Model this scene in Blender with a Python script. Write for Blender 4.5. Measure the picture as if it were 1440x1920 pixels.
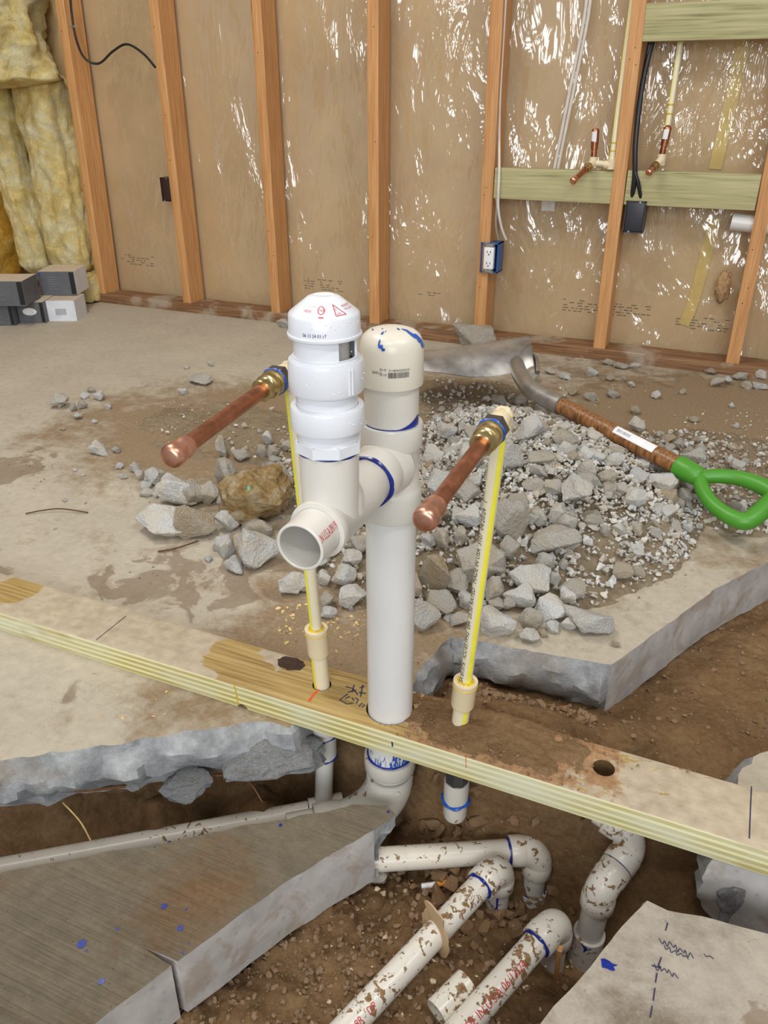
import bpy, bmesh, math, random
import numpy as np
from mathutils.geometry import tessellate_polygon
from mathutils import Vector as V, Matrix, noise as mn
from math import sin, cos, pi, radians
random.seed(7)
S = bpy.context.scene
for o in list(bpy.data.objects): bpy.data.objects.remove(o)
C = S.collection

# ------------------------------------------------------------------ camera
FPX = 1475.0
CO = V((0.31873659594, -0.75284711962, 0.769501764598))
CR = V((0.9169871284, 0.3989166436, -0.0003431933))
CU = V((-0.1858633421, 0.4280037840, 0.8844589187))
CF = V((-0.3529722714, 0.8109736570, -0.4666179415))
cam = bpy.data.cameras.new('camera'); co = bpy.data.objects.new('camera', cam); C.objects.link(co)
m = Matrix((CR, CU, -CF)).transposed().to_4x4(); m.translation = CO
co.matrix_world = m
cam.sensor_fit = 'VERTICAL'; cam.sensor_height = 32; cam.sensor_width = 24; cam.lens = FPX/1920*32
cam.clip_start = .02; cam.clip_end = 60
S.camera = co
# ------------------------------------------------------------------ world, lamps, exposure
w = bpy.data.worlds.new('world'); S.world = w; w.use_nodes = True
w.node_tree.nodes['Background'].inputs[0].default_value = (1, .985, .96, 1)
w.node_tree.nodes['Background'].inputs[1].default_value = .29
def area(name, loc, target, sx, sy, power, col=(1, 1, 1)):
    l = bpy.data.lights.new(name, 'AREA'); l.shape = 'RECTANGLE'; l.size = sx; l.size_y = sy; l.energy = power; l.color = col
    o = bpy.data.objects.new(name, l); C.objects.link(o); o.location = loc
    o.rotation_euler = (V(target)-V(loc)).to_track_quat('-Z', 'Y').to_euler()
    return o
area('garage_door_daylight', (1.0, -3.6, 1.7), (0, 1, .3), 3.0, 1.7, 100, (.93, .97, 1))
area('ceiling_tube_light', (-1.2, .2, 2.7), (-1.0, .3, 0), 1.2, .25, 31, (1, .95, .86))
area('ceiling_tube_light', (1.5, -.3, 2.7), (1.2, .0, 0), 1.2, .25, 25, (1, .97, .92))
area('ceiling_tube_light', (.1, -1.7, 2.7), (0, -1.5, 0), 1.2, .25, 20, (1, .97, .92))
S.view_settings.view_transform = 'Standard'; S.view_settings.look = 'None'
S.view_settings.exposure = 0.1; S.view_settings.gamma = 1; S.view_settings.use_curve_mapping = False

# ------------------------------------------------------------------ pixel -> world helpers (rays through the fixed camera)
def ray(px, py): return CF + CR*((px-720)/FPX) + CU*((960-py)/FPX)
def onax(px, py, ax, v):
    d = ray(px, py); return CO + d*((v-CO[ax])/d[ax])
def onz(px, py, z=0.): return onax(px, py, 2, z)
def ony(px, py, y): return onax(px, py, 1, y)
def onx(px, py, x): return onax(px, py, 0, x)
def dep(P): return (V(P)-CO).dot(CF)
def onh(px, py, hf, off=0.):
    z = 0.
    for _ in range(25):
        P = onz(px, py, z+off); z = z*.5+hf(P.x, P.y)*.5
    return P

# ------------------------------------------------------------------ object helpers
def link(o): C.objects.link(o); return o
def obj(name, bm, mat, parent=None, smooth=True, angle=40):
    me = bpy.data.meshes.new(name)
    bmesh.ops.recalc_face_normals(bm, faces=bm.faces) if len(bm.faces) < 60000 else None
    bm.to_mesh(me); bm.free()
    for x in (mat if isinstance(mat, (list, tuple)) else [mat]): me.materials.append(x)
    if smooth:
        me.shade_smooth()
        try: me.set_sharp_from_angle(angle=radians(angle))
        except Exception: pass
    o = bpy.data.objects.new(name, me); link(o)
    if parent is not None:
        o.parent = parent
        o.matrix_parent_inverse = parent.matrix_basis.inverted()
    return o
def tag(o, label=None, cat=None, group=None, kind=None):
    for k, v in (('label', label), ('category', cat), ('group', group), ('kind', kind)):
        if v: o[k] = v
    return o
def thing(name, label, cat, loc=(0, 0, 0), group=None):
    o = bpy.data.objects.new(name, None); o.empty_display_size = .02; o.location = loc; link(o)
    return tag(o, label, cat, group)
def frame(d, up=(0, 0, 1)):
    d = V(d).normalized(); up = V(up)
    if abs(d.dot(up)) > .98: up = V((0, 1, 0)) if abs(d.y) < .9 else V((1, 0, 0))
    x = up.cross(d).normalized(); y = d.cross(x)
    return x, y, d
def lathe(bm, A, d, prof, n=40, mi=0):
    """prof: list of (t, r) along axis d from A"""
    A = V(A); x, y, d = frame(d); rings = []
    for t, r in prof:
        if r <= 1e-6: rings.append([bm.verts.new(A+d*t)])
        else: rings.append([bm.verts.new(A+d*t+(x*cos(2*pi*k/n)+y*sin(2*pi*k/n))*r) for k in range(n)])
    for a, b in zip(rings, rings[1:]):
        if len(a) == 1 and len(b) == 1: continue
        for k in range(n):
            k2 = (k+1) % n
            if len(a) == 1: f = bm.faces.new((a[0], b[k], b[k2]))
            elif len(b) == 1: f = bm.faces.new((a[k], b[0], a[k2]))
            else: f = bm.faces.new((a[k], b[k], b[k2], a[k2]))
            f.material_index = mi
    return bm
def NB(): return bmesh.new()
def cyl(A, B, r, n=32, ch=.0008, bm=None):
    A, B = V(A), V(B); L = (B-A).length; bm = bm or NB()
    if not ch: return lathe(bm, A, B-A, [(0, 0), (0, r), (L, r), (L, 0)], n)
    return lathe(bm, A, B-A, [(0, 0), (0, r-ch), (ch, r), (L-ch, r), (L, r-ch), (L, 0)], n)
def tube(bm, pts, r, n=16, closed=False, caps=True, sub=1, prof=None, flat=None):
    pts = [V(p) for p in pts]
    if sub > 1: pts = spline(pts, sub, closed)
    N = len(pts); rings = []; up = None
    for i, p in enumerate(pts):
        if closed: t = (pts[(i+1) % N]-pts[i-1]).normalized()
        else: t = (pts[min(i+1, N-1)]-pts[max(i-1, 0)]).normalized()
        if up is None: x, y, _ = frame(t)
        else:
            x = (up-t*up.dot(t)).normalized(); y = t.cross(x)
        up = x
        rr = r(i/(N-1)) if callable(r) else r
        fy = flat if flat else 1
        rings.append([bm.verts.new(p+(x*cos(2*pi*k/n)+y*sin(2*pi*k/n)*fy)*rr) for k in range(n)])
    for i in range(N if closed else N-1):
        a, b = rings[i], rings[(i+1) % N]
        for k in range(n): bm.faces.new((a[k], a[(k+1) % n], b[(k+1) % n], b[k]))
    if not closed and caps:
        bm.faces.new(rings[0][::-1]); bm.faces.new(rings[-1])
    return bm
def spline(pts, s, closed=False):
    out = []; N = len(pts)
    for i in range(N if closed else N-1):
        if closed: p0, p1, p2, p3 = pts[i-1], pts[i], pts[(i+1) % N], pts[(i+2) % N]
        else: p0, p1, p2, p3 = pts[max(i-1, 0)], pts[i], pts[i+1], pts[min(i+2, N-1)]
        for k in range(s):
            t = k/s
            out.append(.5*((2*p1)+(p2-p0)*t+(2*p0-5*p1+4*p2-p3)*t*t+(3*p1-p0-3*p2+p3)*t**3))
    if not closed: out.append(pts[-1])
    return out
def bez(P0, P1, P2, n=12): return [P0*(1-t)**2+P1*2*t*(1-t)+P2*t*t for t in [k/n for k in range(n+1)]]
def arc_bend(A, K, B, R, n=12):
    """path A -> corner K -> B with circular fillet radius R"""
    A, K, B = V(A), V(K), V(B); a = (A-K).normalized(); b = (B-K).normalized()
    th = a.angle(b); t = R/math.tan(th/2); P, Q = K+a*t, K+b*t
    c = K+(a+b).normalized()*(R/sin(th/2)); out = []
    u = (P-c).normalized(); v2 = (Q-c).normalized(); om = u.angle(v2)
    for i in range(n+1):
        s = i/n; out.append(c+R*(u*sin((1-s)*om)+v2*sin(s*om))/sin(om))
    return out
def box(bm, lo, hi, M=None, mi=0, bev=0.):
    vs = [bm.verts.new((x, y, z)) for x in (lo[0], hi[0]) for y in (lo[1], hi[1]) for z in (lo[2], hi[2])]
    fs = [(0, 1, 3, 2), (4, 6, 7, 5), (0, 4, 5, 1), (2, 3, 7, 6), (0, 2, 6, 4), (1, 5, 7, 3)]
    F = [bm.faces.new([vs[i] for i in f]) for f in fs]
    for f in F: f.material_index = mi
    if bev:
        es = {e for f in F for e in f.edges}
        r = bmesh.ops.bevel(bm, geom=list(es), offset=bev, segments=2, affect='EDGES', profile=.6)
        vs = list({v for f in r['faces'] for v in f.verts} | {v for v in vs if v.is_valid})
    if M is not None:
        for v in vs: v.co = M @ v.co
    return bm
def blk(lo, hi, bev=0., M=None): return box(NB(), lo, hi, M, 0, bev)

# ------------------------------------------------------------------ materials
def srgb(r, g, b):
    f = lambda c: (c/255/12.92) if c/255 <= .04045 else ((c/255+.055)/1.055)**2.4
    return (f(r), f(g), f(b), 1)
class MT:
    def __init__(s, name, rough=.5, metal=0, spec=.5):
        s.m = bpy.data.materials.new(name); s.m.use_nodes = True; s.t = s.m.node_tree; s.n = s.t.nodes
        s.b = s.n['Principled BSDF']; s.out = s.n['Material Output']
        s.b.inputs['Roughness'].default_value = rough; s.b.inputs['Metallic'].default_value = metal
        s.b.inputs['Specular IOR Level'].default_value = spec
        s.tc = s.n.new('ShaderNodeTexCoord'); s.co = s.tc.outputs['Object']
        g = s.n.new('ShaderNodeNewGeometry'); s.wp = g.outputs['Position']
    def L(s, a, b): s.t.links.new(a, b)
    def map(s, scale=(1, 1, 1), rot=(0, 0, 0), loc=(0, 0, 0), co=None):
        m = s.n.new('ShaderNodeMapping'); s.L(co or s.co, m.inputs[0])
        m.inputs['Scale'].default_value = scale; m.inputs['Rotation'].default_value = rot; m.inputs['Location'].default_value = loc
        return m.outputs[0]
    def noise(s, sc, det=4, rough=.55, co=None, dist=0):
        n = s.n.new('ShaderNodeTexNoise'); s.L(co or s.co, n.inputs['Vector'])
        n.inputs['Scale'].default_value = sc; n.inputs['Detail'].default_value = det; n.inputs['Roughness'].default_value = rough
        n.inputs['Distortion'].default_value = dist
        return n.outputs[0]
    def vor(s, sc, co=None, feat='F1', out=0):
        n = s.n.new('ShaderNodeTexVoronoi'); s.L(co or s.co, n.inputs['Vector']); n.inputs['Scale'].default_value = sc; n.feature = feat
        return n.outputs[out]
    def wave(s, sc, dist=2, det=2, dsc=1, co=None, d='X', kind='BANDS'):
        n = s.n.new('ShaderNodeTexWave'); s.L(co or s.co, n.inputs['Vector']); n.wave_type = kind
        if kind == 'BANDS': n.bands_direction = d
        n.inputs['Scale'].default_value = sc; n.inputs['Distortion'].default_value = dist; n.inputs['Detail'].default_value = det; n.inputs['Detail Scale'].default_value = dsc
        return n.outputs[1]
    def ramp(s, f, stops, interp='LINEAR'):
        r = s.n.new('ShaderNodeValToRGB'); s.L(f, r.inputs[0]); e = r.color_ramp.elements; r.color_ramp.interpolation = interp
        while len(e) < len(stops): e.new(.5)
        for i, (p, c) in enumerate(stops):
            e[i].position = p; e[i].color = c if isinstance(c, tuple) else (c, c, c, 1)
        return r.outputs[0]
    def mix(s, f, a, b, mode='MIX'):
        n = s.n.new('ShaderNodeMix'); n.data_type = 'RGBA'; n.blend_type = mode
        for sock, v in ((n.inputs[0], f), (n.inputs[6], a), (n.inputs[7], b)):
            if isinstance(v, (int, float, tuple)): sock.default_value = v
            else: s.L(v, sock)
        return n.outputs[2]
    def math(s, op, a, b=None, c=None):
        n = s.n.new('ShaderNodeMath'); n.operation = op
        for i, v in enumerate((a, b, c)):
            if v is None: continue
            if isinstance(v, (int, float)): n.inputs[i].default_value = v
            else: s.L(v, n.inputs[i])
        return n.outputs[0]
    def sep(s, co=None):
        n = s.n.new('ShaderNodeSeparateXYZ'); s.L(co or s.co, n.inputs[0]); return n.outputs
    def rng(s, f, a, b, c=0, d=1):
        n = s.n.new('ShaderNodeMapRange'); s.L(f, n.inputs[0])
        for i, v in enumerate((a, b, c, d)): n.inputs[i+1].default_value = v
        return n.outputs[0]
    def blob(s, x, y, rad, soft=.6, z=None):
        """1 inside a soft disc at world x,y"""
        n = s.n.new('ShaderNodeVectorMath'); n.operation = 'DISTANCE'
        mul = s.n.new('ShaderNodeVectorMath'); mul.operation = 'MULTIPLY'; s.L(s.wp, mul.inputs[0]); mul.inputs[1].default_value = (1, 1, 0 if z is None else 1)
        s.L(mul.outputs[0], n.inputs[0]); n.inputs[1].default_value = (x, y, z or 0)
        return s.rng(n.outputs['Value'], rad*(1-soft), rad*(1+soft), 1, 0)
    def rand(s):
        n = s.n.new('ShaderNodeObjectInfo'); return n.outputs['Random']
    def col(s, c):
        if isinstance(c, tuple): s.b.inputs['Base Color'].default_value = c
        else: s.L(c, s.b.inputs['Base Color'])
        return s
    def rough(s, c): s.L(c, s.b.inputs['Roughness']); return s
    def bump(s, h, st=.3, d=.01, prev=None):
        n = s.n.new('ShaderNodeBump'); s.L(h, n.inputs['Height']); n.inputs['Strength'].default_value = st; n.inputs['Distance'].default_value = d
        if prev is not None: s.L(prev, n.inputs['Normal'])
        s.L(n.outputs[0], s.b.inputs['Normal']); return n.outputs[0]
def plain(name, c, rough=.5, metal=0, var=.08, sc=30, bump=0, spec=.5):
    k = MT(name, rough, metal, spec); n = k.noise(sc, 4)
    d = tuple(max(0, v*(1-var)) for v in c[:3])+(1,); l = tuple(min(1, v*(1+var)) for v in c[:3])+(1,)
    k.col(k.ramp(n, [(.3, d), (.7, l)]))
    if bump: k.bump(n, bump, .002)
    return k.m
MUD = srgb(124, 92, 60)
def pvc(name, c, mud=0., rough=.28, speck=.0):
    k = MT(name, rough); base = k.ramp(k.noise(14, 3), [(.3, tuple(v*.95 for v in c[:3])+(1,)), (.7, c)])
    r = None
    if mud:
        n = k.noise(95, 6, .6, co=k.wp, dist=.5); n2 = k.noise(14, 2, co=k.wp)
        s = k.math('ADD', k.math('MULTIPLY', n, .7), k.math('MULTIPLY', n2, .3))
        up = k.sep(k.n.new('ShaderNodeNewGeometry').outputs['Normal'])[2]
        s = k.math('ADD', s, k.math('MULTIPLY', up, .035))
        mk = k.ramp(s, [(.62-mud, 0.), (.635-mud, 1.)])
        mudc = k.ramp(k.noise(160, 3, co=k.wp), [(.3, srgb(104, 78, 48)), (.7, srgb(158, 126, 88))])
        base = k.mix(mk, base, mudc); k.rough(k.rng(mk, 0, 1, rough, .9))
        k.bump(mk, .5, .0015)
    if speck:
        mk = k.ramp(k.noise(90, 5, .6), [(.66-speck, 0.), (.69-speck, 1.)]); base = k.mix(mk, base, srgb(150, 128, 98))
    k.col(base); return k.m
M = {}
M['pvc'] = pvc('pvc_warm_white', srgb(214, 210, 202))
M['pvc_pipe'] = pvc('pvc_pipe_white', srgb(220, 219, 217), speck=.0)
M['pvc_cap'] = pvc('pvc_cap_cream', srgb(224, 217, 202), rough=.3)
M['white'] = pvc('bright_white_plastic', srgb(222, 225, 231), rough=.24)
M['pvc_muddy'] = pvc('pvc_muddy', srgb(222, 216, 206), mud=.047)
M['pvc_muddy2'] = pvc('pvc_lightly_muddy', srgb(222, 214, 200), mud=.015)
M['pvc_grey'] = pvc('pvc_greyish_riser', srgb(196, 192, 186), mud=.02)
M['pvc_dull'] = pvc('pvc_dull', srgb(205, 200, 190), mud=.005)
M['cpvc'] = pvc('cpvc_cream', srgb(228, 218, 188), rough=.3)
M['cpvc_fit'] = pvc('cpvc_fitting_cream', srgb(232, 216, 180), rough=.3)
M['yellow'] = plain('yellow_stripe', srgb(232, 224, 70), .35)
M['yglue'] = plain('yellow_cement', srgb(214, 180, 30), .3, var=.25, sc=200)
M['blue'] = plain('blue_cement', srgb(20, 40, 130), .25, var=.4, sc=200)
M['blue2'] = plain('bright_blue_primer', srgb(30, 84, 176), .3, var=.35, sc=150)
M['black_ink'] = plain('black_ink', srgb(40, 40, 44), .6)
M['navy_ink'] = plain('navy_marker', srgb(44, 44, 78), .6)
M['red_ink'] = plain('red_ink', srgb(196, 60, 70), .6)
M['orange_ink'] = plain('orange_crayon', srgb(214, 84, 40), .6, var=.2, sc=300)
k = MT('copper_tube', .32, 1); n = k.noise(60, 5)
k.col(k.ramp(n, [(.3, srgb(158, 104, 78)), (.6, srgb(192, 128, 98)), (.75, srgb(214, 152, 122))])); k.rough(k.rng(n, .3, .7, .25, .45)); M['copper'] = k.m
k = MT('bright_copper', .34, 1); n = k.noise(80, 5); k.col(k.ramp(n, [(.3, srgb(206, 140, 112)), (.7, srgb(238, 184, 160))])); M['copper2'] = k.m
k = MT('brass', .28, 1); n = k.noise(90, 4); k.col(k.ramp(n, [(.3, srgb(170, 146, 92)), (.7, srgb(222, 204, 156))])); M['brass'] = k.m
M['nut'] = plain('dark_grey_nut', srgb(82, 80, 80), .35, .5, var=.2)
M['black'] = plain('black_plastic', srgb(30, 30, 34), .4)
M['blackbox'] = plain('charcoal_box_plastic', srgb(48, 48, 56), .4)
M['brownbox'] = plain('dark_brown_bakelite', srgb(52, 34, 34), .45)
M['bluebox'] = plain('blue_box_plastic', srgb(38, 92, 160), .4)
M['bluebox_side'] = plain('faded_blue_box_side', srgb(84, 112, 150), .5)
M['romex'] = plain('white_cable_sheath', srgb(214, 208, 200), .4)
M['greycable'] = plain('grey_cable_sheath', srgb(150, 144, 138), .4)
M['zinc'] = plain('galvanised_metal', srgb(190, 190, 190), .3, .9)
M['label'] = plain('white_label', srgb(236, 236, 240), .5)
M['greylabel'] = plain('grey_label_print', srgb(120, 120, 128), .6)
def stud(name, a, b, c):
    k = MT(name, .6); g = k.noise(9, 5, .6, co=k.map((22, 22, .7)), dist=.4); kn = k.noise(3.2, 1, co=k.map((7, 7, 1.6)))
    base = k.ramp(g, [(.25, a), (.5, b), (.75, c)])
    base = k.mix(k.ramp(kn, [(.74, 0.), (.79, .85)]), base, srgb(96, 54, 26))
    base = k.mix(k.rng(k.rand(), 0, 1, 0, .22), base, srgb(150, 92, 48))
    k.col(base); k.bump(g, .2, .002); return k.m
M['stud'] = stud('old_fir_stud', srgb(178, 122, 72), srgb(204, 150, 96), srgb(224, 176, 120))
def treated(name, stops, axis='x', dirt=0):
    k = MT(name, .62); sc = {'x': (1.2, 34, 34), 'z': (34, 34, 1.2)}[axis]
    g = k.noise(4.0, 5, .55, co=k.map(sc), dist=.35); g2 = k.noise(5, 2, co=k.map((1, 3, 3)))
    base = k.ramp(k.math('ADD', k.math('MULTIPLY', g, .75), k.math('MULTIPLY', g2, .25)), stops)
    k.bump(g, .15, .0015); return k, base
k, b = treated('green_treated_lumber', [(.28, srgb(118, 114, 74)), (.44, srgb(168, 162, 116)), (.62, srgb(188, 180, 138)), (.8, srgb(146, 136, 90))])
k.col(b); M['treated'] = k.m
# foreground sole plate: clean striped face, mud-whitened top with brown wet marks
k = MT('wet_treated_sole_plate', .55)
stripes = k.wave(34, 1.6, 3, 1.2, co=k.map((.06, 1, 1), rot=(0, 0, 0)), d='Z')
g = k.noise(5, 5, .6, co=k.map((1.5, 36, 36)), dist=.5)
face = k.ramp(stripes, [(.0, srgb(232, 226, 178)), (.45, srgb(214, 206, 146)), (.8, srgb(156, 134, 62)), (1., srgb(196, 184, 120))])
face = k.mix(k.ramp(k.noise(7, 3, co=k.map((1, 3, 3))), [(.42, 0.), (.68, .75)]), face, srgb(214, 214, 190))
face = k.mix(k.ramp(k.noise(6, 3, co=k.map((1, 2, 2), loc=(3, 1, 0))), [(.56, 0.), (.7, .55)]), face, srgb(150, 118, 52))
topg = k.ramp(g, [(.3, srgb(132, 102, 56)), (.5, srgb(168, 140, 84)), (.7, srgb(192, 168, 112))])
silt = k.ramp(k.noise(60, 4), [(.3, srgb(168, 154, 132)), (.7, srgb(196, 182, 160))])
siltm = k.math('ADD', k.noise(7, 6, .65, co=k.map((1, 2.2, 1)), dist=.8), k.math('MULTIPLY', k.blob(-.55, 0, .40, .5), .2))
for bx_, by_, br_, am_ in ((-.262, .018, .035, -.42), (-.222, -.012, .03, -.40), (-.69, .02, .035, -.45), (-.10, .0, .07, -.35)): siltm = k.math('ADD', siltm, k.math('MULTIPLY', k.blob(bx_, by_, br_, .5), am_))
siltm = k.math('ADD', siltm, k.math('MULTIPLY', k.blob(.42, .02, .15, .6), .10))
top = k.mix(k.ramp(siltm, [(.54, 0.), (.57, .93)]), topg, silt)
dirtm = k.math('ADD', k.noise(22, 6, .65), k.math('MULTIPLY', k.blob(.17, .03, .13, .5), .45))
top = k.mix(k.ramp(dirtm, [(.68, 0.), (.76, .95)]), top, k.ramp(k.noise(120, 4), [(.3, srgb(128, 92, 60)), (.7, srgb(178, 140, 102))]))
nz = k.sep(k.n.new('ShaderNodeNewGeometry').outputs['Normal'])[2]
k.col(k.mix(k.ramp(nz, [(.5, 0.), (.8, 1.)]), face, top)); k.bump(g, .25, .002); M['sole'] = k.m
# wall sole plate
k = MT('old_wall_plate', .75); g = k.noise(5, 5, .6, co=k.map((1.2, 30, 30)))
b = k.ramp(g, [(.3, srgb(96, 64, 40)), (.6, srgb(142, 104, 70)), (.8, srgb(170, 134, 98))])
b = k.mix(k.ramp(k.noise(9, 5), [(.5, 0.), (.6, .8)]), b, srgb(168, 154, 136)); k.col(b); k.bump(g, .4, .003); M['wplate'] = k.m
# concrete
def concrete(name, a, b, dirtc, blobs=(), wet=(), dbase=0., fine=.35, ridges=None, wetc=srgb(120, 100, 78)):
    k = MT(name, .85, spec=.3)
    base = k.ramp(k.noise(5, 8, .65, co=k.wp), [(.3, a), (.7, b)])
    base = k.mix(.55, base, k.ramp(k.noise(55, 6, .7, co=k.wp), [(.3, a), (.7, b)]))
    base = k.mix(k.ramp(k.noise(160, 2, co=k.wp), [(.68, 0.), (.74, .5)]), base, tuple(v*.55 for v in a[:3])+(1,))
    dn = k.math('ADD', k.math('MULTIPLY', k.noise(7, 8, .7, co=k.wp, dist=.4), .62), k.math('MULTIPLY', k.noise(34, 8, .75, co=k.wp), .38)); dm = dn
    for (x, y, r, amt) in blobs: dm = k.math('ADD', dm, k.math('MULTIPLY', k.blob(x, y, r, .7), amt))
    dc = k.ramp(k.noise(140, 5, .7, co=k.wp), [(.25, tuple(v*.72 for v in dirtc[:3])+(1,)), (.75, tuple(min(1, v*1.3) for v in dirtc[:3])+(1,))])
    mk = k.ramp(dm, [(.58-dbase, 0.), (.74-dbase, .9)])
    base = k.mix(mk, base, dc)
    if wet:
        wm = k.noise(11, 5, .6, co=k.wp, dist=.7)
        for (x, y, r, amt) in wet: wm = k.math('ADD', wm, k.math('MULTIPLY', k.blob(x, y, r, .5), amt))
        w_ = k.ramp(wm, [(.72, 0.), (.76, 1.)])
        base = k.mix(w_, base, wetc, 'MULTIPLY') if False else k.mix(k.math('MULTIPLY', w_, .62), base, wetc)
        k.rough(k.rng(w_, 0, 1, .88, .6))
    h = k.math('ADD', k.noise(60, 8, .7, co=k.wp), k.math('MULTIPLY', mk, .6))
    if ridges:
        rd = k.noise(1.0, 3, .6, co=k.map((6, ridges[0], 1), rot=(0, 0, ridges[1]), co=k.wp), dist=.3)
        rd = k.math('MULTIPLY', rd, k.rng(k.noise(5, 3, co=k.wp), .4, .6, .25, 1.))
        h = k.math('ADD', h, k.math('MULTIPLY', rd, ridges[2]))
        base = k.mix(k.ramp(rd, [(.3, .0), (.65, ridges[3])]), base, tuple(v*.5 for v in a[:3])+(1,))
    k.col(base); k.bump(h, fine, .004); return k.m
DC = srgb(138, 116, 88)
b_dirt = [(-.35, .62, .5, .10), (-.1, .17, .2, .20), (-1.0, .80, .28, .24), (-.50, 1.05, .40, .24), (.45, 1.1, .45, .16), (.5, 1.55, .4, .22), (-.22, -.07, .16, .15), (-.1, 1.5, .6, .10)]
b_wet = [(-.42, .24, .14, .26), (-.58, .16, .10, .22), (-.24, .33, .10, .2), (-1.15, .45, .10, .3), (-.86, .1, .08, .18), (-.95, 1.75, .1, .2), (.05, 1.72, .25, .22), (-.44, -.12, .08, .12)]
M['floor'] = concrete('dusty_slab', srgb(164, 154, 138), srgb(196, 186, 168), DC, b_dirt, b_wet, .02, .3)
k = MT('broken_concrete', .9, spec=.25)
b = k.ramp(k.noise(28, 8, .7), [(.28, srgb(128, 129, 131)), (.5, srgb(164, 166, 168)), (.75, srgb(208, 210, 212))])
b = k.mix(k.ramp(k.noise(9, 5), [(.5, 0.), (.68, .7)]), b, srgb(150, 130, 104)); k.col(b); k.bump(k.noise(60, 8, .75), .9, .006); M['broken'] = k.m
k = MT('sawn_concrete', .6, spec=.3)
b = k.ramp(k.noise(18, 6, .6), [(.3, srgb(154, 150, 148)), (.7, srgb(192, 187, 184))])
b = k.mix(k.ramp(k.noise(10, 5, .6, dist=1.5), [(.52, 0.), (.6, .5)]), b, srgb(150, 132, 112))
b = k.mix(k.ramp(k.vor(70), [(.0, .45), (.28, 0.)]), b, srgb(126, 120, 118)); k.col(b); k.bump(k.noise(80, 5), .15, .002); M['sawn'] = k.m
M['chunk_top'] = concrete('brown_grey_slab_top', srgb(92, 84, 70), srgb(124, 113, 95), srgb(112, 86, 60), [(-.15, -.25, .08, .16)], (), .03, .6, ridges=(170, radians(4), 1.6, .35))
M['chunk_top2'] = concrete('pale_slab_top', srgb(146, 138, 126), srgb(186, 176, 162), srgb(120, 108, 92), [(.47, -.40, .12, .16), (.36, -.28, .04, .12)], [(.42, -.30, .06, .2), (.5, -.22, .05, .2)], .06, .35)
def rockmat(name, a, b, dust, rough=.9):
    k = MT(name, rough, spec=.25)
    c = k.ramp(k.noise(16, 8, .68), [(.28, a), (.72, b)])
    c = k.mix(k.ramp(k.noise(26, 4, co=k.wp), [(.44, 0.), (.62, .8)]), c, dust)
    c = k.mix(k.rng(k.rand(), 0, 1, 0, .30), c, srgb(140, 132, 120))
    hh_ = k.math('ADD', k.noise(5, 9, .68), k.math('MULTIPLY', k.vor(9), -.25))
    c = k.mix(k.ramp(k.noise(7, 9, .7, dist=.6), [(.28, .4), (.42, 0.)]), c, tuple(v*.66 for v in a[:3])+(1,))
    k.col(c); k.bump(hh_,   .6, .22 if 'rubble' in name else .01); return k.m
M['rock_pale'] = rockmat('pale_concrete_rubble', srgb(208, 208, 206), srgb(250, 250, 248), srgb(230, 220, 204))
M['rock_grey'] = rockmat('dusty_grey_rubble', srgb(182, 177, 168), srgb(226, 221, 211), srgb(204, 190, 168))
M['rock_tan'] = rockmat('dusty_tan_rubble', srgb(174, 160, 140), srgb(216, 202, 180), srgb(192, 170, 138))
k = MT('ochre_rock', .9, spec=.25); c = k.ramp(k.noise(3.2, 8, .72), [(.30, srgb(140, 104, 60)), (.46, srgb(196, 160, 104)), (.58, srgb(222, 202, 164)), (.7, srgb(240, 232, 214))])
k.col(c); k.bump(k.noise(50, 8, .75), 1, .008); M['ochre'] = k.m
# dirt
def dirtm(name, a, b, c_, bump=1.0):
    k = MT(name, .95, spec=.15)
    c = k.ramp(k.noise(6, 8, .7, co=k.wp), [(.3, a), (.5, b), (.72, c_)])
    c = k.mix(.5, c, k.ramp(k.noise(120, 6, .75, co=k.wp), [(.25, a), (.5, b), (.78, c_)]))
    c = k.mix(k.ramp(k.vor(170, co=k.wp), [(.0, .55), (.16, 0.)]), c, srgb(186, 164, 134))
    k.col(c); h = k.math('ADD', k.noise(90, 8, .75, co=k.wp), k.math('MULTIPLY', k.vor(60, co=k.wp), -.7)); k.bump(h, bump, .008); return k.m
M['dirt'] = dirtm('brown_trench_soil', srgb(106, 80, 54), srgb(146, 114, 80), srgb(188, 158, 120))
M['dirt_dust'] = dirtm('dusty_spoil', srgb(128, 108, 84), srgb(160, 142, 116), srgb(192, 176, 152))
M['pebble'] = rockmat('soil_pebbles', srgb(106, 82, 58), srgb(152, 124, 94), srgb(136, 104, 74))
M['shell'] = plain('shell_fragments', srgb(198, 180, 150), .7, var=.25, sc=120)
M['shaving'] = plain('wood_shaving', srgb(216, 182, 124), .7, var=.2, sc=80)
# wall surfaces
k = MT('kraft_sheathing', .7); b = k.ramp(k.noise(2.5, 5, .6), [(.3, srgb(182, 154, 110)), (.7, srgb(208, 180, 134))]); k.col(b); M['kraft'] = k.m
k = MT('yellow_fibreglass', .95, spec=.1); n = k.noise(9, 8, .7, dist=.8)
b = k.ramp(n, [(.25, srgb(214, 174, 92)), (.45, srgb(244, 222, 150)), (.65, srgb(252, 244, 206))]); k.col(b); k.bump(k.noise(26, 8, .75, dist=1), 1, .02)
k.b.inputs['Subsurface Weight'].default_value = .15; k.b.inputs['Subsurface Radius'].default_value = (.02, .015, .006); M['batt'] = k.m
k = MT('amber_fibreglass', .95, spec=.1); n = k.noise(7, 8, .7, dist=.8)
b = k.ramp(n, [(.3, srgb(176, 118, 34)), (.5, srgb(226, 174, 70)), (.75, srgb(244, 212, 124))]); k.col(b); k.bump(k.noise(22, 8, .75), 1, .02); M['batt2'] = k.m  # yellow batt again, its shade put into the amber colour
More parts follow.
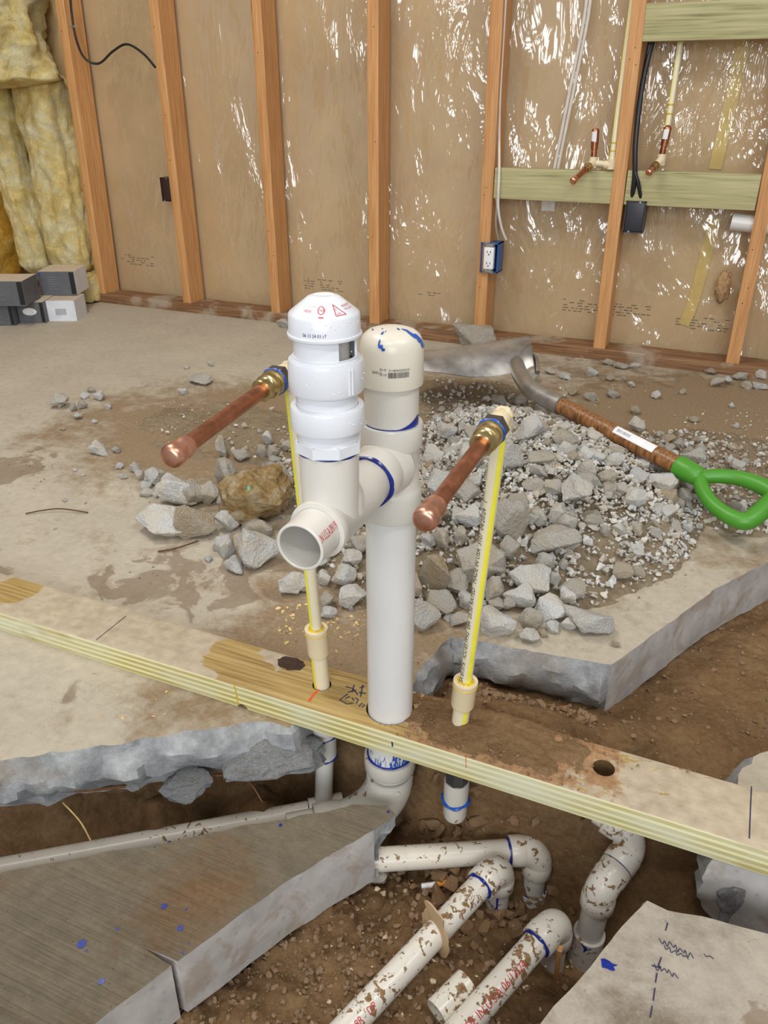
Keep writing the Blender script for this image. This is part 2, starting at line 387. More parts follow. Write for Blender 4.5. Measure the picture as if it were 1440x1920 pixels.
# clear polythene film
k = MT('polythene_film', .08)
nt, nd = k.t, k.n
gl = nd.new('ShaderNodeBsdfGlossy'); gl.inputs['Roughness'].default_value = .11; gl.inputs['Color'].default_value = (1, 1, 1, 1)
tr = nd.new('ShaderNodeBsdfTransparent'); tr.inputs[0].default_value = (.97, .96, .95, 1)
df = nd.new('ShaderNodeBsdfDiffuse'); df.inputs[0].default_value = (.8, .78, .74, 1)
x_ = k.sep(k.wp)[0]
crease = k.math('MULTIPLY', k.rng(x_, -2.2, .1, .30, .95), k.rng(k.noise(2.2, 2, .5, co=k.wp), .36, .6, .35, 1.0))
n1 = k.noise(2.6, 4, .5, co=k.map((2.6, 1, 1.0), rot=(0, radians(30), 0), co=k.wp), dist=1.0)
n2 = k.noise(8, 3, .5, co=k.map((2.2, 1, .7), rot=(0, radians(24), 0), co=k.wp), dist=.8)
hh = k.math('ADD', k.math('MULTIPLY', n1, 1.0), k.math('MULTIPLY', n2, .32))
hh = k.math('MULTIPLY', hh, crease)
bp = nd.new('ShaderNodeBump'); k.L(hh, bp.inputs['Height']); bp.inputs['Strength'].default_value = 1; bp.inputs['Distance'].default_value = .085
k.L(bp.outputs[0], gl.inputs['Normal'])
mx = nd.new('ShaderNodeMixShader'); mx.inputs[0].default_value = .07; k.L(tr.outputs[0], mx.inputs[1]); k.L(df.outputs[0], mx.inputs[2])
mx2 = nd.new('ShaderNodeMixShader'); mx2.inputs[0].default_value = .12; k.L(mx.outputs[0], mx2.inputs[1]); k.L(gl.outputs[0], mx2.inputs[2])
k.L(mx2.outputs[0], k.out.inputs['Surface']); M['film'] = k.m
# tools
k = MT('worn_steel', .34, .85); n = k.noise(14, 6, .6); k.col(k.ramp(n, [(.3, srgb(142, 140, 138)), (.7, srgb(196, 192, 188))])); k.rough(k.rng(n, .3, .7, .28, .5)); M['steel'] = k.m
k = MT('varnished_ash_handle', .35); g = k.noise(5, 5, .6, co=k.map((30, 30, 1.4))); k.col(k.ramp(g, [(.32, srgb(84, 54, 30)), (.5, srgb(136, 92, 54)), (.72, srgb(170, 122, 76))])); M['handle'] = k.m
M['green'] = plain('green_grip_plastic', srgb(76, 146, 44), .38, var=.06)
M['ctn_grey'] = plain('grey_carton_print', srgb(96, 98, 104), .5)
M['ctn_white'] = plain('white_carton', srgb(220, 224, 232), .5)
M['ctn_top'] = plain('kraft_carton_top', srgb(206, 190, 170), .7)
M['rust'] = plain('rusty_wire', srgb(84, 58, 44), .8, var=.3, sc=200)
M['root'] = plain('brown_root', srgb(112, 74, 44), .9, var=.3, sc=100)
M['tape'] = plain('yellowed_tape', srgb(208, 182, 96), .5, var=.12, sc=12)
M['foam'] = plain('tan_foam', srgb(168, 136, 98), .9, var=.25, sc=60, bump=.6)
M['cork'] = plain('orange_filter_paper', srgb(214, 140, 50), .7)
M['knot'] = plain('dark_knot', srgb(58, 36, 22), .7, var=.5, sc=150, bump=.6)
M['holewood'] = plain('raw_hole_wood', srgb(92, 68, 36), .8, var=.3, sc=60)  # brown wood, with the dark of the drilled holes put into the colour

# ------------------------------------------------------------------ text & marks
def text_mesh(s, size, shear=0):
    cu = bpy.data.curves.new('t', 'FONT'); cu.body = s; cu.size = size; cu.resolution_u = 2; cu.shear = shear
    o = bpy.data.objects.new('t', cu); C.objects.link(o); bpy.context.view_layer.update()
    me = bpy.data.meshes.new_from_object(o.evaluated_get(bpy.context.evaluated_depsgraph_get()))
    tb = bmesh.new(); tb.from_mesh(me); bmesh.ops.triangulate(tb, faces=tb.faces)
    for _ in range(3):
        le = [e for e in tb.edges if e.calc_length() > size*.16]
        if le: bmesh.ops.subdivide_edges(tb, edges=le, cuts=1); bmesh.ops.triangulate(tb, faces=tb.faces)
    tb.verts.index_update(); vs = [v.co.copy() for v in tb.verts]; fs = [tuple(v.index for v in f.verts) for f in tb.faces]; tb.free()
    bpy.data.objects.remove(o); bpy.data.curves.remove(cu); bpy.data.meshes.remove(me)
    return vs, fs
def text_pipe(name, s, P0, u, nrm, R, size, mat, parent, stretch=1., a0=0., shear=0, eps=.00035, taper=None):
    """writes s along u on a cylinder of radius R whose axis passes P0"""
    vs, fs = text_mesh(s, size, shear); P0 = V(P0); u = V(u).normalized(); n = V(nrm); n = (n-u*n.dot(u)).normalized(); v = n.cross(u)
    bm = NB(); bv = []
    for c in vs:
        a = a0+c.y/R; bv.append(bm.verts.new(P0+u*c.x*stretch+(n*cos(a)+v*sin(a))*(R+eps)))
    for f in fs:
        try: bm.faces.new([bv[i] for i in f])
        except Exception: pass
    return obj(name, bm, mat, parent, False)
def text_round(name, s, A, d, start, R, t, size, mat, parent, slope=0., eps=.0004, stretch=1.):
    """writes s around the axis (A,d) at height t, beginning at outward direction start; slope: radius lost per unit height (cone)"""
    vs, fs = text_mesh(s, size); A = V(A); d = V(d).normalized(); n = V(start); n = (n-d*n.dot(d)).normalized(); v = d.cross(n)
    bm = NB(); bv = []
    for c in vs:
        r = R-c.y*slope; a = c.x*stretch/R; bv.append(bm.verts.new(A+d*(t+c.y*(math.sqrt(max(0., 1-slope*slope)) if slope < 1 else .6))+(n*cos(a)+v*sin(a))*(r+eps)))
    for f in fs:
        try: bm.faces.new([bv[i] for i in f])
        except Exception: pass
    return obj(name, bm, mat, parent, False)
def ribbon(bm, pts, wd, nrm=(0, 0, 1)):
    pts = [V(p) for p in pts]; n = V(nrm)
    L = []
    for i, p in enumerate(pts):
        t = (pts[min(i+1, len(pts)-1)]-pts[max(0, i-1)]).normalized(); s = n.cross(t).normalized()*wd/2
        L.append((bm.verts.new(p+s), bm.verts.new(p-s)))
    for a, b in zip(L, L[1:]): bm.faces.new((a[0], a[1], b[1], b[0]))
    return bm
def disc_blob(bm, c, r, nrm=(0, 0, 1), n=14, irr=.25, sx=1):
    x, y, d = frame(nrm); vs = []
    for k_ in range(n):
        a = 2*pi*k_/n; rr = r*(1+random.uniform(-irr, irr)); vs.append(bm.verts.new(V(c)+(x*cos(a)*sx+y*sin(a))*rr))
    bm.faces.new(vs); return bm
def cyl_patch(bm, A, d, start, R, pts, eps=.0004):
    """polygon given as (angle, t) pairs wrapped on a cylinder"""
    A = V(A); d = V(d).normalized(); n = V(start); n = (n-d*n.dot(d)).normalized(); v = d.cross(n)
    cx = sum(p[0] for p in pts)/len(pts); ct = sum(p[1] for p in pts)/len(pts)
    f = lambda a, t: bm.verts.new(A+d*t+(n*cos(a)+v*sin(a))*(R+eps))
    c = f(cx, ct); vs = [f(*p) for p in pts]
    for i in range(len(vs)): bm.faces.new((c, vs[i], vs[(i+1) % len(vs)]))
    return bm

# ================================================================== SETTING
YW = 1.856     # front of the studs; the wall runs along X
def fbm(x, y, z=0, o=4):
    s = 0; a = 1; f = 1
    for _ in range(o): s += a*mn.noise((x*f, y*f, z*f)); a *= .5; f *= 2.03
    return s
def slab(name, poly, ztop, th, kinds, mats, parent=None, step=.012, jag=.005, prof=None, tilt=None, rough=1.):
    """poly: list of (x,y); kinds[i] for the edge i -> i+1: 'b' broken, 's' sawn, 'x' plain"""
    pts = []; kd = []
    N = len(poly)
    for i in range(N):
        a = V((*poly[i][:2], 0)); b = V((*poly[(i+1) % N][:2], 0)); L = (b-a).length
        n = max(1, int(L/step)) if kinds[i] != 'x' else 1
        nr = V((b.y-a.y, a.x-b.x, 0)).normalized()
        for j in range(n):
            p = a+(b-a)*(j/n)
            amp = jag*rough if kinds[i] == 'b' else (.0012 if kinds[i] == 's' else 0)
            if j == 0 and kinds[i-1] == 'x': amp = 0
            p = p+nr*fbm(p.x*28, p.y*28, 3.1)*amp*1.6
            pts.append(p); kd.append(kinds[i])
    area2 = sum(pts[i].x*pts[(i+1) % len(pts)].y-pts[(i+1) % len(pts)].x*pts[i].y for i in range(len(pts)))
    sg = 1 if area2 > 0 else -1
    bm = NB(); n = len(pts); rows = 9; grid = []
    for i, p in enumerate(pts):
        t = (pts[(i+1) % n]-pts[i-1]).normalized(); o = V((t.y, -t.x, 0))*sg
        kk = kd[i] if kd[i] != 'x' else 'x'
        col = []
        for r in range(rows+1):
            s = r/rows; z = ztop-th*s; off = 0
            if kk == 'b':
                off = (prof(s) if prof else (.016*sin(pi*min(1, s*1.25))-.03*max(0, s-.55)))
                if r: off += fbm(p.x*22+7, p.y*22, z*34)*.013*rough; z += fbm(p.x*25, p.y*25+4, z*20)*.006*(0 if r in (0,) else 1)
            elif kk == 's' and r:
                off = fbm(p.x*9, p.y*9, z*9)*.0018
            q = p+o*off; q = V((q.x, q.y, z))
            col.append(q)
        grid.append(col)
    if tilt:
        for col in grid:
            for q in col: q.z += tilt(q.x, q.y)
    vv = [[bm.verts.new(q) for q in col] for col in grid]
    for i in range(n):
        a, b = vv[i], vv[(i+1) % n]
        for r in range(rows):
            f = bm.faces.new((a[r], a[r+1], b[r+1], b[r])); f.material_index = {'b': 1, 's': 2, 'x': 2}[kd[i]]
    for r_, mi in ((0, 0), (-1, 1)):
        tri = tessellate_polygon([[V((c[r_].co.x, c[r_].co.y, 0)) for c in vv]])
        for t3 in tri:
            try: f = bm.faces.new([vv[q][r_] for q in t3]); f.material_index = mi
            except Exception: pass
    for fc in bm.faces: fc.smooth = True
    return obj(name, bm, mats, parent, True, 32)
P2 = lambda px, py, z=0.: tuple(onz(px, py, z)[:2])
SM = [M['floor'], M['broken'], M['sawn']]
# main slab: clockwise from far left
left_edge = [(-1.6, -1.113), P2(0, 1427), P2(208, 1394), P2(417, 1362), P2(480, 1352), P2(546, 1366)]
back_edge = [(-.137, -.02), (-.133, .046), (-.03, .0465), P2(772, 1285), P2(800, 1240), P2(846, 1190), P2(1000, 1223), P2(1148, 1246)]
saw_edge = [P2(1330, 1113), P2(1334, 1108), P2(1440, 1054), (.62, .95), (.86, 1.36)]
poly = left_edge+back_edge+saw_edge+[(1.9, 1.45), (1.9, 2.2), (-3.6, 2.2), (-3.6, -1.113)]
kinds = ['b']*5+['b']*8+['s']*2+['s']*3+['x']*5
kinds = kinds[:len(poly)]
fl = slab('floor', poly, 0., .1, kinds, SM)
tag(fl, kind='structure')
# right-hand slab carrying the plate
pr = [P2(1343, 1604), P2(1350, 1560), (.437, .05), P2(1387, 1468), P2(1412, 1417), P2(1440, 1408), (.7, .25), (1.9, .3), (1.9, -.045), (.47, -.043)]
o = slab('floor', pr, -.001, .1, ['b']*6+['x']*3+['s'], SM); tag(o, kind='structure')
# ---- soil: one height field
cons = []
def c_(px, py, z): P = onz(px, py, z); cons.append((P.x, P.y, z))
for a in [(1300, 1300, -.1), (1200, 1330, -.1), (1400, 1200, -.1), (1440, 1120, -.1), (1300, 1180, -.105), (1440, 1300, -.09), (1350, 1400, -.07), (1200, 1390, -.03),
          (1127, 1345, -.085), (1060, 1335, -.07), (950, 1315, -.055), (860, 1290, -.035), (1010, 1372, .028), (900, 1340, .03), (820, 1310, .028), (1090, 1385, .015),
          (700, 1430, -.12), (800, 1450, -.13), (843, 1552, -.135), (930, 1500, -.11), (1000, 1530, -.11), (1080, 1560, -.12), (950, 1580, -.19), (1080, 1640, -.24),
          (760, 1520, -.22), (1010, 1700, -.28), (930, 1745, -.265), (820, 1650, -.25), (760, 1570, -.27), (1100, 1800, -.27), (1200, 1650, -.27), (1280, 1640, -.2), (1060, 1880, -.225),
          (500, 1850, -.20), (640, 1750, -.195), (560, 1920, -.20), (700, 1700, -.205), (720, 1660, -.23), (800, 1850, -.2), (950, 1930, -.205), (1000, 1850, -.225), (850, 1760, -.215), (700, 1850, -.198), (450, 1950, -.2), (900, 1850, -.2),
          (300, 1480, -.115), (100, 1495, -.115), (0, 1500, -.115), (480, 1440, -.10), (300, 1540, -.150), (100, 1570, -.150), (450, 1510, -.150), (20, 1590, -.155)]: c_(*a)
TJ = onx(606, 1513, -.1065); dz = onz(0, 1626, TJ.z)-TJ; dz.z = 0; dzn = dz.normalized()
for q in range(12): P = TJ+dzn*(q*.055); cons.append((P.x, P.y, TJ.z-.036)); cons.append((P.x+.015, P.y-.02, TJ.z-.05)); cons.append((P.x-.014, P.y+.018, TJ.z-.028))
cons += [(-.8, -.55, -.18), (-.3, -.3, -.195), (-.5, -.6, -.2), (-.1, -.6, -.2), (.1, -.6, -.2), (.4, -.4, -.22), (.6, -.3, -.22), (.3, -.25, -.23), (-.1, -.15, -.195), (-.22, .02, -.12), (-.35, -.05, -.13), (-.6, -.2, -.13),
         (.6, .5, -.1), (.9, .9, -.1), (1.2, .6, -.1), (.8, 1.2, -.11), (1.3, 1.2, -.11), (.9, .3, -.08), (.5, .3, -.085), (.39, .12, -.05), (.33, .02, -.13), (.41, .0, -.13), (.42, -.07, -.2), (.0, .4, -.12), (.2, .5, -.12), (-.2, .3, -.12), (-.4, .2, -.13), (-.9, 0, -.13), (-.9, -.8, -.2), (.7, -.1, -.2), (.9, -.4, -.2), (.5, .08, -.13), (.8, .05, -.13),
         (-.02, .062, .0), (.06, .062, .02), (.15, .062, .02), (.22, .062, .01), (.28, .07, -.04), (-.3, .03, -.12)]
def rbf(pts):
    CA = np.array(pts); NC = len(CA)
    KM = np.sqrt(((CA[:, None, :2]-CA[None, :, :2])**2).sum(-1)+4e-4)-.012*np.eye(NC)
    AM = np.zeros((NC+1, NC+1)); AM[:NC, :NC] = KM; AM[:NC, NC] = 1; AM[NC, :NC] = 1
    RW = np.linalg.solve(AM, np.append(CA[:, 2], 0))
    def f(X, Y):
        out = np.full(np.shape(X), RW[-1])
        for (x, y, z), w_ in zip(CA, RW): out = out+w_*np.sqrt((X-x)**2+(Y-y)**2+4e-4)
        return out
    return f
fr = [q for q in cons if q[1] < .036]+[(-.107, .0, -.21), (-.107, .042, -.19), (-.06, -.01, -.235), (-.15, -.04, -.205), (-.2, -.09, -.19), (.0, .042, -.21), (.1, .042, -.15), (.1, .0, -.19), (.16, .042, -.19), (.2, .02, -.27), (.21, .042, -.23), (.3, .042, -.17), (.3, .0, -.25), (.38, .042, -.15), (-.25, .042, -.12)]
bk = [q for q in cons if q[1] >= .036]+[(.0, .045, .02), (.1, .045, .03), (.2, .045, .03), (.3, .045, .0), (.4, .045, -.03), (-.1, .045, -.1), (.15, .1, .015)]
ff_, fb_ = rbf(fr), rbf(bk)
def hsoil(X, Y):
    t = np.clip((Y-.036)/.010, 0, 1); return np.clip(ff_(X, Y)*(1-t)+fb_(X, Y)*t, -.30, .034)
nx, ny = 360, 350
xs = np.linspace(-.95, 1.25, nx); ys = np.linspace(-.85, 1.4, ny)
X, Y = np.meshgrid(xs, ys); Z = hsoil(X, Y)
SZ = Z.copy()
for j in range(ny):
    for i in range(nx):
        x, y = X[j, i], Y[j, i]
        a = .020 if y < .05 else .008
        nn = fbm(x*14, y*14, 0, 3)*a + abs(fbm(x*42, y*42, 5, 3))*a*.8 + max(0, mn.noise((x*70, y*70, 1)))*a*.5
        SZ[j, i] = Z[j, i]+nn-.003
def soil_z(x, y):
    i = min(nx-1, max(0, int(round((x-xs[0])/(xs[1]-xs[0]))))); j = min(ny-1, max(0, int(round((y-ys[0])/(ys[1]-ys[0])))))
    return float(SZ[j, i])
bm = NB(); vv = [[bm.verts.new((X[j, i], Y[j, i], SZ[j, i])) for i in range(nx)] for j in range(ny)]
for j in range(ny-1):
    for i in range(nx-1): bm.faces.new((vv[j][i], vv[j][i+1], vv[j+1][i+1], vv[j+1][i]))
o = obj('ground', bm, M['dirt'], None, True, 180); tag(o, kind='structure')
# ---- back wall
o = obj('wall_back', blk((-3.0, YW+.112, -.0), (1.6, YW+.15, 1.75)), M['kraft'], smooth=False); tag(o, kind='structure')
o = obj('wall_left', blk((-2.90, -.2, 0), (-2.82, YW+.112, 1.75)), plain('brown_kraft_backing', srgb(112, 78, 48), .7), smooth=False); tag(o, kind='structure')
# seams and ink on the sheathing
# bottom plate of the wall
bm = NB(); n = 160
prof_ = [(YW-.002, 0), (YW-.003, .034), (YW, .038), (YW+.089, .038), (YW+.089, 0)]
rings = []
for i in range(n+1):
    x = -2.62+i*(3.9/n); rings.append([bm.verts.new((x, y+fbm(x*6, z*30, 2, 3)*.002, z+(fbm(x*9, y*9, 4, 3)*.0012 if z > .03 else 0))) for y, z in prof_])
for a, b in zip(rings, rings[1:]):
    for q in range(5): bm.faces.new((a[q], a[(q+1) % 5], b[(q+1) % 5], b[q]))
bm.faces.new(rings[0]); bm.faces.new(rings[-1][::-1])
o = obj('wall_sole_plate', bm, M['wplate']); tag(o, 'weathered brown board lying along the foot of the stud wall', 'board')
# studs
def studmesh(x0, lean=0., seed=0, top=1.7):
    bm = NB(); n = 60; rings = []
    for i in range(n+1):
        z = .038+(top-.038)*i/n; dx = lean*(z-.038)+.0015*sin(z*3+seed)+.0006*fbm(seed*3.1, z*9, 0, 2)
        c = [(0, 0), (.0015, -.0008), (.0365, -.0008), (.038, 0), (.038, .089), (0, .089)]
        rings.append([bm.verts.new((x0+dx+a, YW+b, z)) for a, b in c])
    for a, b in zip(rings, rings[1:]):
        for q in range(6): bm.faces.new((a[q], a[(q+1) % 6], b[(q+1) % 6], b[q]))
    bm.faces.new(rings[0]); bm.faces.new(rings[-1][::-1]); return bm
sx = [-2.135, -1.699, -1.288, -.873, -.474, -.065, .342]
ln = [.03, .006, 0., -.001, -.006, -.013, -.008]
lb = ['orange-brown wall stud beside the yellow insulation, with the black cable stapled on it',
      'orange-brown wall stud with a dark brown box fixed on its left',
      'bare orange-brown wall stud standing behind and just left of the domed white vent',
      'bare orange-brown wall stud standing upright behind the capped drain pipe',
      'orange-brown wall stud with the blue outlet box on its right',
      'orange-brown wall stud with the charcoal junction box on its right',
      'pinkish orange wall stud cut by the right edge, right of the white pipe stub']
for i in range(7):
    o = obj('wall_stud', studmesh(sx[i], ln[i], i+1), M['stud'], None, True, 30); tag(o, lb[i], 'wall stud', 'studs of the back wall')
# little marks and nails on studs (parts)
    # pencil tick / nail heads belong to the stud
    for kq in range(3):
        z = .2+random.random()*.8; xx = sx[i]+ln[i]*(z-.038)+random.uniform(.008, .03)
        d_ = disc_blob(NB(), (xx, YW-.0013, z), .0018, (0, -1, 0), 8, .1); nl = obj('nail_head', d_, M['nut'], o, False)
# horizontal blocking
def board(name, lo, hi, label, mat='treated'):
    o = obj(name, blk(lo, hi, .002), M[mat], None, True, 30); return tag(o, label, 'board')
board('blocking_board', (-.436, YW+.002, .482), (-.069, YW+.04, .573), 'pale green treated blocking board between the studs, left of the charcoal box')
b2 = board('blocking_board', (-.029, YW+.002, .482), (.336, YW+.04, .577), 'pale green treated blocking board between the two right studs, behind the copper stub')
board('blocking_board', (-.040, YW+.002, .905), (.331, YW+.04, .995), 'pale green treated blocking board at the top right corner of the wall')
# film
bm = NB(); nX, nZ = 520, 170
fx0, fx1, fz0, fz1 = -2.2, 1.35, .04, 1.7
vv = []
for j in range(nZ+1):
    row = []
    for i in range(nX+1):
        x = fx0+(fx1-fx0)*i/nX; z = fz0+(fz1-fz0)*j/nZ
        am = min(1., max(.25, (x+2.2)/2.1))
        s = fbm(x*5.5+z*1.6, z*1.5, 1, 3)*.008+fbm(x*15+z*5, z*3.2-x, 7, 3)*.0035+fbm(x*26-z*9, z*9, 9, 2)*.0012
        sh = 1
        for q in sx: sh = min(sh, max(0, min(1, (abs(x-q-.019)-.02)/.05)))
        row.append(bm.verts.new((x, YW+.097+s*am*sh, z)))
    vv.append(row)
for j in range(nZ):
    for i in range(nX): bm.faces.new((vv[j][i], vv[j][i+1], vv[j+1][i+1], vv[j+1][i]))
o = obj('plastic_sheet', bm, M['film'], None, True, 180); tag(o, 'clear crinkled plastic vapour barrier covering the brown wall behind the studs', 'plastic sheet')
# printed marks on sheathing behind the film
def wallmark(cx, cz, rows, wd, seed):
    random.seed(seed); bm = NB(); y = YW+.1115
    for r in range(rows):
        x = cx-wd/2; z = cz-r*.009
        while x < cx+wd/2:
            L = random.uniform(.004, .02)
            if random.random() < .6: vs = [bm.verts.new((x+a*L, y, z+b*.0035)) for a, b in ((0, 0), (1, 0), (1, 1), (0, 1))]; bm.faces.new(vs)
            x += L+random.uniform(.003, .01)
    return bm
wallmarks = MT('faded_stamp_ink', .8); wallmarks.col(srgb(104, 88, 66)); wm = wallmarks.m
for i, (cx, cz) in enumerate([(-2.0, .18), (-1.12, .15), (-.68, .14), (-.12, .16), (.0, .16), (.25, .14)]):
    o = obj('stamped_print', wallmark(cx, cz, 5 if i != 2 else 2, .16 if i != 2 else .1, i), wm, bpy.data.objects['wall_back'], False)
random.seed(11)
# tape strips behind the film
def strip(name, pts, wd, label, cat, mat, y=YW+.0875):
    bm = NB(); a = [V((p[0], y+.0008*sin(i*2.), p[1])) for i, p in enumerate(pts)]
    a = spline(a, 6); L = []
    for i, p in enumerate(a):
        t = (a[min(i+1, len(a)-1)]-a[max(i-1, 0)]).normalized(); s = V((t.z, 0, -t.x))
        ww = wd*(1+.08*mn.noise((i*.7, 0, 3)))
        L.append([bm.verts.new(p+s*ww/2), bm.verts.new(p-s*ww/2), bm.verts.new(p-s*ww/2+V((0, .0015, 0))), bm.verts.new(p+s*ww/2+V((0, .0015, 0)))])
    for u, v_ in zip(L, L[1:]):
        for q in range(4): bm.faces.new((u[q], u[(q+1) % 4], v_[(q+1) % 4], v_[q]))
    bm.faces.new(L[0]); bm.faces.new(L[-1][::-1])
    return tag(obj(name, bm, M[mat], None, False), label, cat)
YT = YW+.1085
strip('tape_strip', [(.232, .442), (.224, .33), (.214, .2), (.196, .115)], .034, 'yellowed tape strip on the wall below the blocking board', 'tape', 'tape', YT)
strip('tape_strip', [(.222, 1.0), (.218, .8), (.206, .58)], .036, 'yellowed tape strip on the wall between the two blocking boards', 'tape', 'tape', YT)
o = obj('paper_tag', blk((-.302, YT-.001, .44), (-.258, YT, .482)), M['label'], smooth=False); tag(o, 'small white paper tag peeking out below the left blocking board', 'tag')
# foam blob
bm = bmesh.new(); bmesh.ops.create_icosphere(bm, subdivisions=4, radius=1)
for v in bm.verts:
    s = 1+.35*fbm(v.co.x*3, v.co.y*3, v.co.z*3, 4); v.co = V((.292+v.co.x*s*.02, YW+.075+v.co.y*s*.012, .25+v.co.z*s*.045))
o = obj('foam_lump', bm, M['foam'], None, True, 180); tag(o, 'crumbly tan foam lump poking through the plastic beside the right stud', 'foam')
# ---- cables on the wall
def cable(name, pts, r, label, mat, flat=None, cat='cable', sub=8, group=None):
    bm = tube(NB(), pts, r, 10, sub=sub, flat=flat); return tag(obj(name, bm, M[mat]), label, cat, group)
W_ = lambda px, py, y: ony(px, py, y)
o = cable('electric_cable', [W_(131, -20, YW-.006), W_(134, 22, YW-.006), W_(142, 70, YW-.006), W_(158, 108, YW+.01), W_(185, 119, YW+.03), W_(212, 96, YW+.04), W_(238, 83, YW+.03), W_(268, 100, YW+.02), W_(291, 126, YW+.004)], .0042, 'black cable drooping from the leftmost stud to the next one', 'black')
bm = box(NB(), (-.012, -.004, -.004), (.012, .004, .004), Matrix.Translation(W_(137, 50, YW-.007)), 0, .001)
obj('cable_staple', bm, M['zinc'], o)
YC = YW+.03
o = cable('electric_cable', [V((-.428, YC-.034, 1.2)), W_(948, 0, YW+.02), W_(938, 170, YW+.02), W_(936, 250, YW+.02), W_(936, 320, YW-.004), W_(934, 385, YW-.004), W_(940, 425, YW+.005), W_(949, 450, YW+.02)], .0042, 'white flat cable running down beside the stud into the blue box, right strand', 'romex', flat=.6)
o = cable('electric_cable', [W_(929, 362, YW+.01), W_(932, 385, YW+.0), W_(930, 420, YW+.004), W_(935, 450, YW+.015)], .0042, 'short light grey cable strand entering the blue box on its left', 'greycable', flat=.6)
cable('electric_cable', [W_(1228, 60, YW+.05), W_(1206, 150, YW+.03), W_(1192, 260, YW+.0), W_(1190, 330, YW-.004), W_(1184, 378, YW+.01)], .0075, 'black cable beside the stud, entering the left of the charcoal box top', 'black', flat=.7)
cable('electric_cable', [W_(1222, 60, YW+.045), W_(1200, 180, YW+.03), W_(1189, 300, YW-.002), W_(1197, 345, YW-.005), W_(1203, 380, YW+.01)], .0055, 'black cable curving into the right of the charcoal box top', 'black', flat=.7)
# pale lath / twin cable diagonal
bm = NB()
for q in (-1, 1):
    tube(bm, [ony(1106+q*3.6, -30, YW+.085), ony(1098+q*3.6, 40, YW+.085), ony(1072+q*3.6, 170, YW+.083), ony(1040+q*3.4, 330, YW+.08)], .0048, 8, sub=6)
o = obj('twin_cable', bm, M['romex']); tag(o, 'cream twin cable slanting down the wall to the left blocking board', 'cable')
# ---- boxes on studs
def outlet_box():
    P = V((-.434, YW-.012, .300)); R = Matrix.Translation(P)
    t = thing('outlet_box', 'blue outlet box with a white duplex receptacle on the wall stud', 'outlet box', P)
    w2, h2, dp = .030, .047, .062
    bm = NB()
    for lo, hi in [((-w2, 0, -h2), (-w2+.003, dp, h2)), ((w2-.003, 0, -h2), (w2, dp, h2)), ((-w2, 0, h2-.003), (w2, dp, h2)), ((-w2, 0, -h2), (w2, dp, -h2+.003)), ((-w2, dp-.003, -h2), (w2, dp, h2))]: box(bm, lo, hi, R)
    obj('box_shell', bm, M['bluebox'], t, False)
    bm = box(NB(), (-.0165, -.006, -.0345), (.0165, .012, .0345), R, 0, .002); rc = obj('receptacle', bm, M['label'], t)
    for s in (-1, 1):
        bm = NB(); box(bm, (-.012, -.003, s*.04-.006), (.012, .0, s*.04+.006), R)
        for q in (-1, 1): lathe(bm, R @ V((q*.013, -.004, s*.043)), (0, 1, 0), [(0, .003), (0, .0055), (.002, .0055), (.002, .003), (0, .003)], 12)
        obj('mounting_ear', bm, M['zinc'], t)
    for s in (-1, 1):
        bm = NB()
        for q in (-1, 1): box(bm, (q*.0055-.001, -.0067, s*.018-.001), (q*.0055+.001, -.0061, s*.018+.006), R)
        lathe(bm, R @ V((0, -.0067, s*.018-.006)), (0, 1, 0), [(0, 0), (0, .0022), (.0006, .0022)], 12)
        obj('socket_slots', bm, M['black'], rc, False)
outlet_box()
def plain_box(P, hw, hh, dp, mat, name, label, top=False):
    R = Matrix.Translation(P); t = thing(name, label, 'junction box', P)
    bm = NB(); 
    for lo, hi in [((-hw, 0, -hh), (-hw+.003, dp, hh)), ((hw-.003, 0, -hh), (hw, dp, hh)), ((-hw, 0, hh-.003), (hw, dp, hh)), ((-hw, 0, -hh), (hw, dp, -hh+.003)), ((-hw, dp-.003, -hh), (hw, dp, hh))]: box(bm, lo, hi, R)
    obj('box_shell', bm, M[mat], t, False)
    obj('cover_plate', box(NB(), (-hw+.004, .001, -hh+.004), (hw-.004, .006, hh-.004), R, 0, .002), M[mat], t)
    bm = NB()
    for s in (-1, 1): lathe(bm, R @ V((hw*.4*s, -.002, hh*.93*s)), (0, 1, 0), [(0, 0), (0, .003), (.003, .003)], 10)
    obj('screw', bm, M['zinc'], t)
plain_box(V((.0085, YW-.005, .449)), .029, .045, .06, 'blackbox', 'junction_box', 'charcoal plastic junction box hanging below black cables beside the stud')
plain_box(V((-1.727, YW+.012, .458)), .022, .042, .05, 'brownbox', 'junction_box', 'dark brown box fixed to the left of the second stud from the left')
